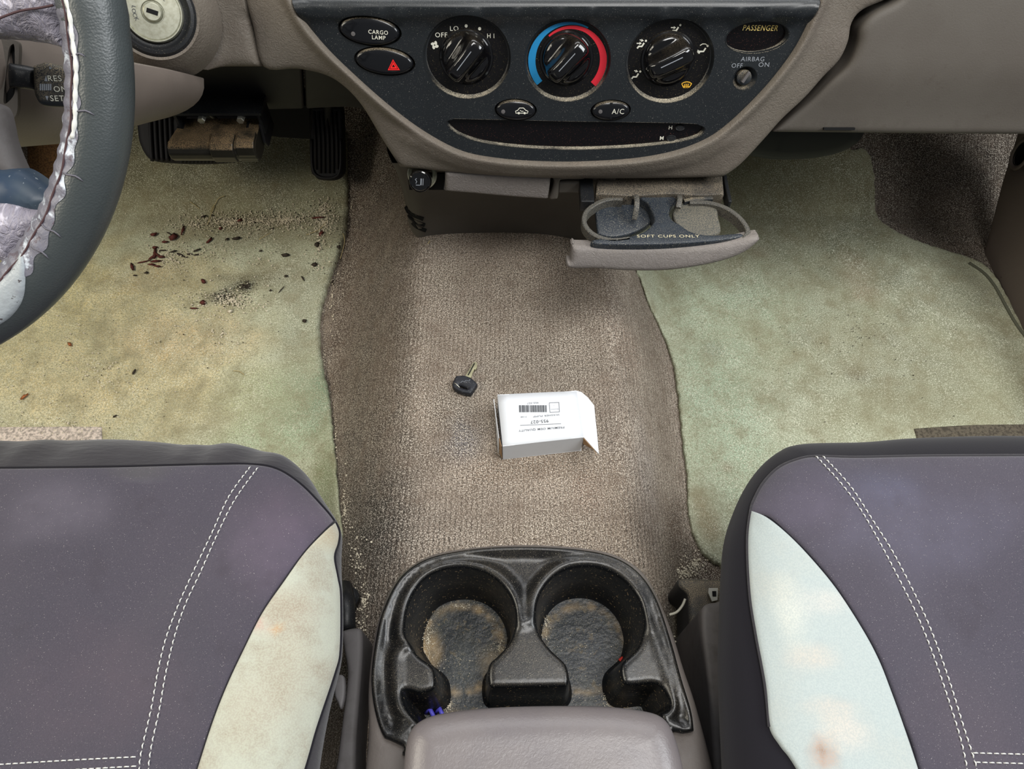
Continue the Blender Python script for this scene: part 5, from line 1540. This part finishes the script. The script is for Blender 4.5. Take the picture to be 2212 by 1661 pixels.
# ------------------------------------------------------------------ small white box
# top face corners at height, box lies on the tunnel
zb = .160
BH = .030
bf = Frame((0, 0, zb + BH), (0, 1, 0))
Tc = bf.uv(K9([(770, 500), (1412, 478), (1597, 905), (822, 995)]), 0.0)
TL, TR, BRc, BLc = Tc
yaw = math.atan2(*( ((TR - TL) + (BRc - BLc))[::-1]))
ctr = Tc.mean(0)
Lb = (np.linalg.norm(TR - TL) + np.linalg.norm(BRc - BLc)) / 2
Wb = (np.linalg.norm(TL - BLc) + np.linalg.norm(TR - BRc)) / 2
ex = np.array([math.cos(yaw), math.sin(yaw), 0]); ey = np.array([-math.sin(yaw), math.cos(yaw), 0])
BFm = Frame((ctr[0], ctr[1], zb + BH), ey, ex)
lc_ = BFm.uv(K9([(772, 497), (1530, 462), (1597, 905), (822, 992)]), 0.0)
box = thing('carton', 'small white cardboard parts carton lying open on the tunnel carpet', 'box', (ctr[0], ctr[1], zb))
tl, tr_, brr, bll = lc_
th = .0006
a0, a1 = (tl[0] + bll[0]) / 2, (tr_[0] + brr[0]) / 2 - .002
b0, b1 = (bll[1] + brr[1]) / 2, (tl[1] + tr_[1]) / 2


def panel_box(name, corners, m=M['card'], nrm=None, thick=.0006, label=None):
    c = np.array(corners, float)
    nv_ = np.cross(c[1] - c[0], c[2] - c[0]); nv_ /= np.linalg.norm(nv_)
    V = np.vstack([c, c - nv_ * thick])
    k = len(c)
    F = [list(range(k)), list(range(k, 2 * k))[::-1]] + [[(i + 1) % k, i, k + i, k + (i + 1) % k] for i in range(k)]
    return mobj(name, V, F, m, box, smooth=False, label=label)


w3 = lambda a, b, h=0: BFm.w([(a, b)], h)[0]
tl3, tr3, br3, bl3 = w3(*tl), w3(*tr_), w3(*brr), w3(*bll)
bow = .0012
# top face, slightly bowed
G = []
for i in range(9):
    for j in range(7):
        s, t_ = i / 8, j / 6
        p = (bl3 * (1 - s) + br3 * s) * (1 - t_) + (tl3 * (1 - s) + tr3 * s) * t_
        G.append(p + np.array([0, 0, -bow * (2 * s - 1) ** 2 * .6 + bow * .3]))
G = np.array(G)
F = [[i * 7 + j, (i + 1) * 7 + j, (i + 1) * 7 + j + 1, i * 7 + j + 1] for i in range(8) for j in range(6)]
tp = mobj('top_face', G, F, M['card'], box)
so = tp.modifiers.new('thick', 'SOLIDIFY'); so.thickness = .0006
dz = np.array([0, 0, -BH])
panel_box('front_face', [bl3 + dz + [0, 0, 0], br3 + dz + [-.001, 0, 0], br3, bl3])
panel_box('back_face', [tr3 + dz, tl3 + dz, tl3, tr3])
panel_box('bottom_face', [tl3 + dz, tr3 + dz, br3 + dz, bl3 + dz])
# left end: tuck flaps ajar
panel_box('end_flap', [tl3 + [-.0035, -.003, -.004], bl3 + [-.0035, .012, -.006], bl3 + dz + [-.0045, .006, .003], tl3 + dz + [-.003, 0, 0]])
panel_box('end_inner', [tl3 + [.0005, 0, -.001], bl3 + [.001, 0, -.001], bl3 + dz + [.001, 0, 0], tl3 + dz + [.0005, 0, 0]], M['card'])
panel_box('torn_edge', [bl3 + [-.0032, .012, -.006], bl3 + [-.0008, .001, -.002], bl3 + dz + [-.0008, .001, .002], bl3 + dz + [-.003, .007, .002]], M['card_brown'])
# right end: open flap bent out and down, with brown inside
fl = BFm.uv(K9([(1412, 478), (1440, 465), (1520, 455), (1575, 470), (1640, 520), (1700, 585), (1712, 700), (1728, 830), (1752, 1018), (1700, 985), (1597, 903)]), 0.0)
fa = BFm.w(fl, -np.array([0, 0, 0, .0, .001, .003, .004, .005, .010, .006, 0]) - .0004)
nF = len(fa)
fo = mobj('open_flap', np.vstack([fa, fa - [0, 0, .0006]]), [list(range(nF))[::-1], list(range(nF, 2 * nF))] + [[i, (i + 1) % nF, nF + (i + 1) % nF, nF + i] for i in range(nF)], M['card'], box, smooth=False)
lfp = BFm.uv(K9([(1597, 908), (1700, 985), (1750, 1015), (1700, 1022), (1650, 1020), (1600, 985)]), -.012)
panel_box('flap_underside', [br3 + [0, 0, -.001], fa[9] + [0, 0, -.001], fa[8] + [-.002, 0, -.002], br3 + [.012, -.006, -.016], br3 + [.001, 0, -.014]], M['card_brown'])
panel_box('end_inner', [br3 + [-.002, 0, -.001], tr3 + [-.002, 0, -.001], tr3 + dz + [-.002, 0, 0], br3 + dz + [-.002, 0, 0]], M['card_brown'])
# printing, upside down as seen from the seats
fB = lambda x, y: BFm.uv(K9([(x, y)]), 0.0)[0]
kb_ = .69 / FPX / 4.424


def bz(a, b):
    return .0009 + 0 * np.asarray(a)


def bt_(body, x, y, capz, mt, xs=1.0, **k):
    return text(body, 1.1 * capz * kb_ / .7, BFm, fB(x, y), bz, mt, tp, rot=math.pi, xs=xs, **k)


bt_('PREMIUM OEM QUALITY', 1195, 828, 21, M['label_pale'], 1.18, bold=.00003)
bt_('955-027', 1175, 756, 32, M['label_ink'], 1.0)
bt_('WASHER PUMP', 1240, 700, 18, M['label_pale'], 1.3)
bt_('7/48', 1025, 712, 14, M['label_pale'], 1.5)
bt_('955-027', 1110, 580, 18, M['label_pale'], 1.15)
bt_('Quantity', 1320, 640, 10, M['label_pale'], 1.3)
bt_('1', 1312, 606, 12, M['label_pale'])
P = []
x = 980
r2 = random.Random(5)
while x < 1246:
    wd = r2.choice([3, 5, 5, 8, 10])
    P.append(np.array([fB(x, 602), fB(x + wd, 602), fB(x + wd + 2, 668 + (x - 980) * -.01), fB(x + 2, 668)]))
    x += wd + r2.choice([4, 5, 8])
V, F = flat(BFm, P, bz, .0002)
mobj('barcode', V, F, M['label_ink'], tp, smooth=False)
P = [stroke([fB(990, 794), fB(1380, 778)], .0004)]
c4 = [fB(1268, 578), fB(1360, 574), fB(1366, 664), fB(1275, 670)]
for i in range(4):
    P.append(stroke([c4[i], c4[(i + 1) % 4]], .0004))
V, F = flat(BFm, P, bz, .0002)
mobj('label_lines', V, F, M['label_pale'], tp, smooth=False)

# ------------------------------------------------------------------ debris
def flake_g(c, L_, W__, rot, th_=.0012, seed=0, curl=.3):
    r_ = random.Random(seed)
    n_ = 9
    V, F = [], []
    for k in range(n_):
        a = 2 * math.pi * k / n_
        rr = r_.uniform(.75, 1.1)
        x, y = math.cos(a) * L_ / 2 * rr, math.sin(a) * W__ / 2 * rr
        V.append((c[0] + x * math.cos(rot) - y * math.sin(rot), c[1] + x * math.sin(rot) + y * math.cos(rot), c[2] + r_.uniform(0, curl) * W__))
    V.append((c[0], c[1], c[2] + th_ + W__ * .25))
    V.append((c[0], c[1], c[2] - th_ * .5))
    for k in range(n_):
        F.append([k, (k + 1) % n_, n_])
        F.append([(k + 1) % n_, k, n_ + 1])
    return np.array(V), F


zml = lambda x, y: zf(x, y) + .0095


def flake(name, px, L_, W__, rot, m, label, cat, group=None, fn=zml, seed=0):
    c = on_h([px], fn)[0]
    V, F = flake_g(c, L_, W__, rot, seed=seed)
    return tag(mobj(name, V, F, m, None, loc=tuple(c), smooth=True), label, cat, group)


flake('seed_husk', (151, 744), .011, .0045, -.9, M['bark_orange'], 'reddish husk on the yellow part of the driver mat, nearest the wheel', 'husk', seed=1)
flake('seed_husk', (53, 857), .012, .0055, .9, M['bark_orange'], 'orange husk near the left edge of the driver mat', 'husk', seed=2)
flake('leaf_scrap', (290, 803), .010, .004, 1.3, M['bark_dark'], 'small dark green-black leaf scrap alone mid driver mat', 'leaf', seed=3)
flake('leaf_scrap', (249, 899), .006, .0035, .8, M['bark_dark'], 'small dark leaf scrap just above the pinkish heel pad', 'leaf', seed=4)
flake('pebble', (497, 673), .008, .0065, 0, M['grit'], 'white pebble below the black smudge on the driver mat', 'pebble', seed=5)
Z5 = lambda x, y: (260 + x / 4.254, 400 + y / 4.254)
RL = [((490, 480), .014, .010, .2), ((575, 420), .020, .0035, 1.6), ((415, 525), .010, .005, 0), ((310, 455), .011, .007, 0), ((820, 510), .015, .004, 1.1), ((320, 630), .022, .004, 1.8), ((340, 640), .020, .003, -.6),
      ((300, 660), .016, .004, .7), ((330, 700), .018, .004, .1), ((110, 750), .018, .0045, -1.1), ((215, 705), .022, .002, .3), ((320, 575), .010, .004, 0), ((1100, 325), .008, .006, .5), ((920, 400), .006, .005, 0),
      ((340, 745), .014, .003, -.2), ((285, 730), .012, .003, 0), ((380, 660), .010, .004, 0), ((765, 885), .010, .005, -.9), ((680, 1133), .014, .003, -.05), ((760, 1080), .010, .006, -.7), ((1825, 300), .022, .004, .1), ((1850, 440), .014, .006, 1.2)]
RLAB = {0: 'rounded dark red leaf flake, widest of the red ones', 1: 'upright red-brown sliver above the rounded red flake', 2: 'small oval red-brown flake just below the rounded one', 3: 'grey-brown oval flake left of the rounded red flake',
        4: 'slanting red sliver right of the upright one, in the grit', 9: 'red-brown sliver lying apart at the left end of the flakes', 10: 'thin red twig between the leftmost sliver and the flake heap', 12: 'dark red chip in the brightest patch of grit',
        17: 'red chip above and left of the black smudge', 18: 'flat red-brown sliver left of the white pebble', 19: 'dark brown chip at the left end of the black smudge', 20: 'long red flake beside the tunnel edge, in the grit', 21: 'red-brown flake below the long one beside the tunnel edge'}
for i, (p_, a, b, r_) in enumerate(RL):
    a, b = a * 1.1, b * 1.3
    flake('leaf_flake', Z5(*p_), a, b, r_, M['bark'], RLAB.get(i, 'small red-brown dry leaf flake among the grit on the driver mat'), 'leaf', 'red-brown leaf flakes on the driver mat', seed=10 + i)
DLk = [((980, 500), .006, .006, 0), ((1070, 490), .014, .006, .3), ((1517, 645), .013, .007, 0), ((1785, 733), .010, .007, 0), ((1810, 555), .008, .012, 0), ((2010, 570), .007, .007, 0), ((238, 808), .007, .005, 0), ((137, 830), .007, .003, 0),
       ((1225, 340), .012, .003, -.5), ((490, 610), .012, .004, .3), ((550, 640), .013, .004, -.4), ((635, 635), .010, .004, 0), ((705, 600), .012, .004, .5), ((700, 640), .012, .003, .2), ((590, 660), .012, .003, -.3), ((390, 600), .014, .003, 0),
       ((450, 445), .012, .002, -.6), ((765, 290), .012, .004, .5), ((1390, 400), .008, .002, .3), ((1525, 838), .006, .005, .5), ((1480, 960), .015, .002, 1.1), ((1380, 968), .005, .004, 0), ((1695, 1250), .007, .006, 0), ((1290, 605), .006, .004, 0), ((1680, 860), .012, .003, -1.0), ((1950, 890), .008, .004, 1.3), ((850, 280), .010, .002, -.8)]
DLAB = {0: 'round black flake left of the curled pale-edged one', 1: 'curled dark flake in the middle of the driver mat', 2: 'dark oval leaf lying alone right of the mat centre', 3: 'dark round flake below the upright black one near the tunnel', 4: 'upright black flake near the tunnel edge of the driver mat',
        5: 'black round flake on the very edge of the driver mat', 6: 'black dot-like flake below the red-brown heap', 7: 'lowest flat black flake at the left, below the red slivers', 8: 'dark curved sliver above the grit', 16: 'thin dark sliver touching the rounded red flake', 20: 'thin dark twig right of the black smudge',
        22: 'black blob-like flake lowest on the right of the driver mat', 24: 'slanting dark twig near the tunnel, right of the smudge', 17: 'brown-black flake above the small pebbles'}
for i, (p_, a, b, r_) in enumerate(DLk):
    flake('dark_flake', Z5(*p_), a, b, r_, M['bark_dark'], DLAB.get(i, 'small blackish leaf flake on the grey part of the driver mat'), 'leaf', 'blackish leaf flakes on the driver mat', seed=50 + i)
# straws and hairs
for i, (pts, fn, lab) in enumerate([([(411, 437), (422, 444), (432, 452)], zml, 'pale straw on the driver mat below the dusty unit'),
                              ([(455, 460), (460, 448), (466, 441), (472, 430), (486, 424)], zml, 'bent grass stalk on the driver mat above the grit'),
                              ([(449, 486), (455, 468), (464, 446)], zml, 'straight grass stalk crossing the grit on the driver mat'),
                              ([(662, 508), (690, 497), (708, 476)], zml, 'fine straw near the tunnel side of the driver mat'),
                              ([(560, 518), (585, 504)], zml, 'short straw between the two dark flakes'),
                              ([(924, 528), (929, 521)], lambda x, y: zf(x, y) + .003, 'yellow grass bit on the tunnel carpet by the vent'),
                              ([(741, 505), (745, 520), (741, 540), (735, 560)], zml, 'thin pale hair hanging over the driver mat edge'),
                              ([(505, 802), (518, 803), (528, 810)], zml, 'pale curved fibre on the green part of the driver mat')]):
    q = on_h(crv(pts, 4, False), fn)
    q[:, 2] += .001
    tag(tube('grass_stalk', M['straw'], q, .0005, None, n=5, loc=tuple(q[0])), lab, 'straw')


def scatter(name, label, cat, m, n_, regions, fn, smin, smax, seed):
    """regions: (u, v, ru, rv, weight) surveyed blobs of crumbs"""
    r_ = np.random.default_rng(seed)
    wts = np.array([g[4] for g in regions], float)
    idx = r_.choice(len(regions), n_, p=wts / wts.sum())
    G_ = np.array([g[:4] for g in regions], float)[idx]
    rr = np.abs(r_.normal(size=n_)) ** .9
    aa = r_.random(n_) * 2 * np.pi
    px = np.c_[G_[:, 0] + G_[:, 2] * rr * np.cos(aa), G_[:, 1] + G_[:, 3] * rr * np.sin(aa)]
    P_ = on_h(px, fn)
    s = smin + (smax - smin) * r_.random(n_) ** 3
    base = np.array([(1, 0, 0), (-1, 0, 0), (0, 1, 0), (0, -1, 0), (0, 0, 1), (0, 0, -1)], float)
    q = r_.normal(size=(n_, 3, 3))
    V = P_[:, None] + (base[None] * (0.7 + .6 * r_.random((n_, 6, 1))) @ np.linalg.qr(q)[0]) * s[:, None, None] * .5
    V[:, :, 2] += s[:, None] * .3
    f = np.array([(0, 2, 4), (2, 1, 4), (1, 3, 4), (3, 0, 4), (2, 0, 5), (1, 2, 5), (3, 1, 5), (0, 3, 5)])
    F = (f[None] + 6 * np.arange(n_)[:, None, None]).reshape(-1, 3)
    return tag(mobj(name, V.reshape(-1, 3), F, m, None, smooth=False, loc=(0, 0, 0)), label, cat, None, 'stuff')


gl = [(560, 478, 110, 12, 3), (500, 480, 60, 14, 3), (620, 475, 50, 16, 2.5), (700, 480, 18, 25, 2), (420, 485, 40, 14, 1), (370, 560, 30, 22, 1), (440, 545, 90, 40, .8), (560, 560, 80, 60, .6), (500, 650, 50, 20, 2), (690, 540, 18, 50, 1), (410, 660, 90, 60, .7), (200, 800, 180, 90, 1.2), (120, 930, 120, 25, .8), (700, 450, 20, 20, 1), (480, 720, 60, 60, .7)]
scatter('sand_grit', 'pale sand and grit scattered over the driver mat', 'grit', M['grit'], 7500, gl, zml, .0005, .0030, 1)
scatter('soil_crumbs', 'dark soil crumbs scattered over the driver mat', 'dirt', M['grit_dark'], 2400, gl + [(735, 560, 10, 60, 3), (500, 640, 40, 15, 3), (530, 618, 14, 8, 7), (480, 640, 25, 10, 3)], zml, .0005, .0022, 2)
zc = lambda x, y: zf(x, y) + .001
tg = [(718, 640, 4, 60, 1), (700, 780, 3, 60, .6), (725, 940, 4, 60, .6), (745, 1100, 8, 60, 1.6), (770, 1200, 14, 50, 1.5), (785, 1300, 10, 50, 2), (780, 1400, 8, 50, 1), (760, 450, 6, 60, .4)]
scatter('edge_crumbs', 'pale crumbs along the tunnel side of the driver mat and seat gap', 'crumbs', M['grit'], 800, tg, zc, .0006, .0028, 3)
scatter('mat_gap_crumbs', 'crumbs and gravel by the rear corner of the passenger mat', 'crumbs', M['grit'], 700, [(1500, 1220, 22, 16, 3), (1480, 1240, 14, 10, 2), (1470, 1340, 14, 40, 1), (1490, 1450, 15, 60, .5)], zc, .0006, .0030, 4)
scatter('tunnel_specks', 'tiny pale specks on the tunnel carpet', 'specks', M['grit'], 420, [(1130, 800, 190, 260, 1), (1130, 1150, 140, 12, .5)], zc, .0004, .0013, 5)
scatter('passenger_mat_specks', 'tiny pale specks on the passenger mat', 'specks', M['grit'], 700, [(1750, 750, 250, 160, 1), (1520, 1100, 20, 60, .2), (1620, 900, 120, 60, .6)], zml, .0004, .0014, 6)
scatter('passenger_mat_dark_specks', 'tiny dark crumbs on the passenger mat', 'specks', M['grit_dark'], 300, [(1850, 720, 220, 150, 1)], zml, .0005, .0018, 7)
zw = lambda x, y: np.full(np.shape(x), zfl + .0005)
scatter('cup_well_sand', 'pale sand grains on the floor of the left cup well', 'sand', M['grit'], 900, [(925, 1380, 14, 40, 2), (1080, 1400, 12, 22, 1), (990, 1430, 50, 40, .5), (970, 1525, 12, 10, .8), (1000, 1310, 40, 6, 1)], zw, .0004, .0014, 8)
scatter('right_well_sand', 'pale sand grains on the floor of the right cup well', 'sand', M['grit'], 350, [(1180, 1350, 8, 20, 1), (1260, 1400, 50, 40, .6), (1310, 1510, 12, 16, 1)], zw, .0004, .0014, 9)
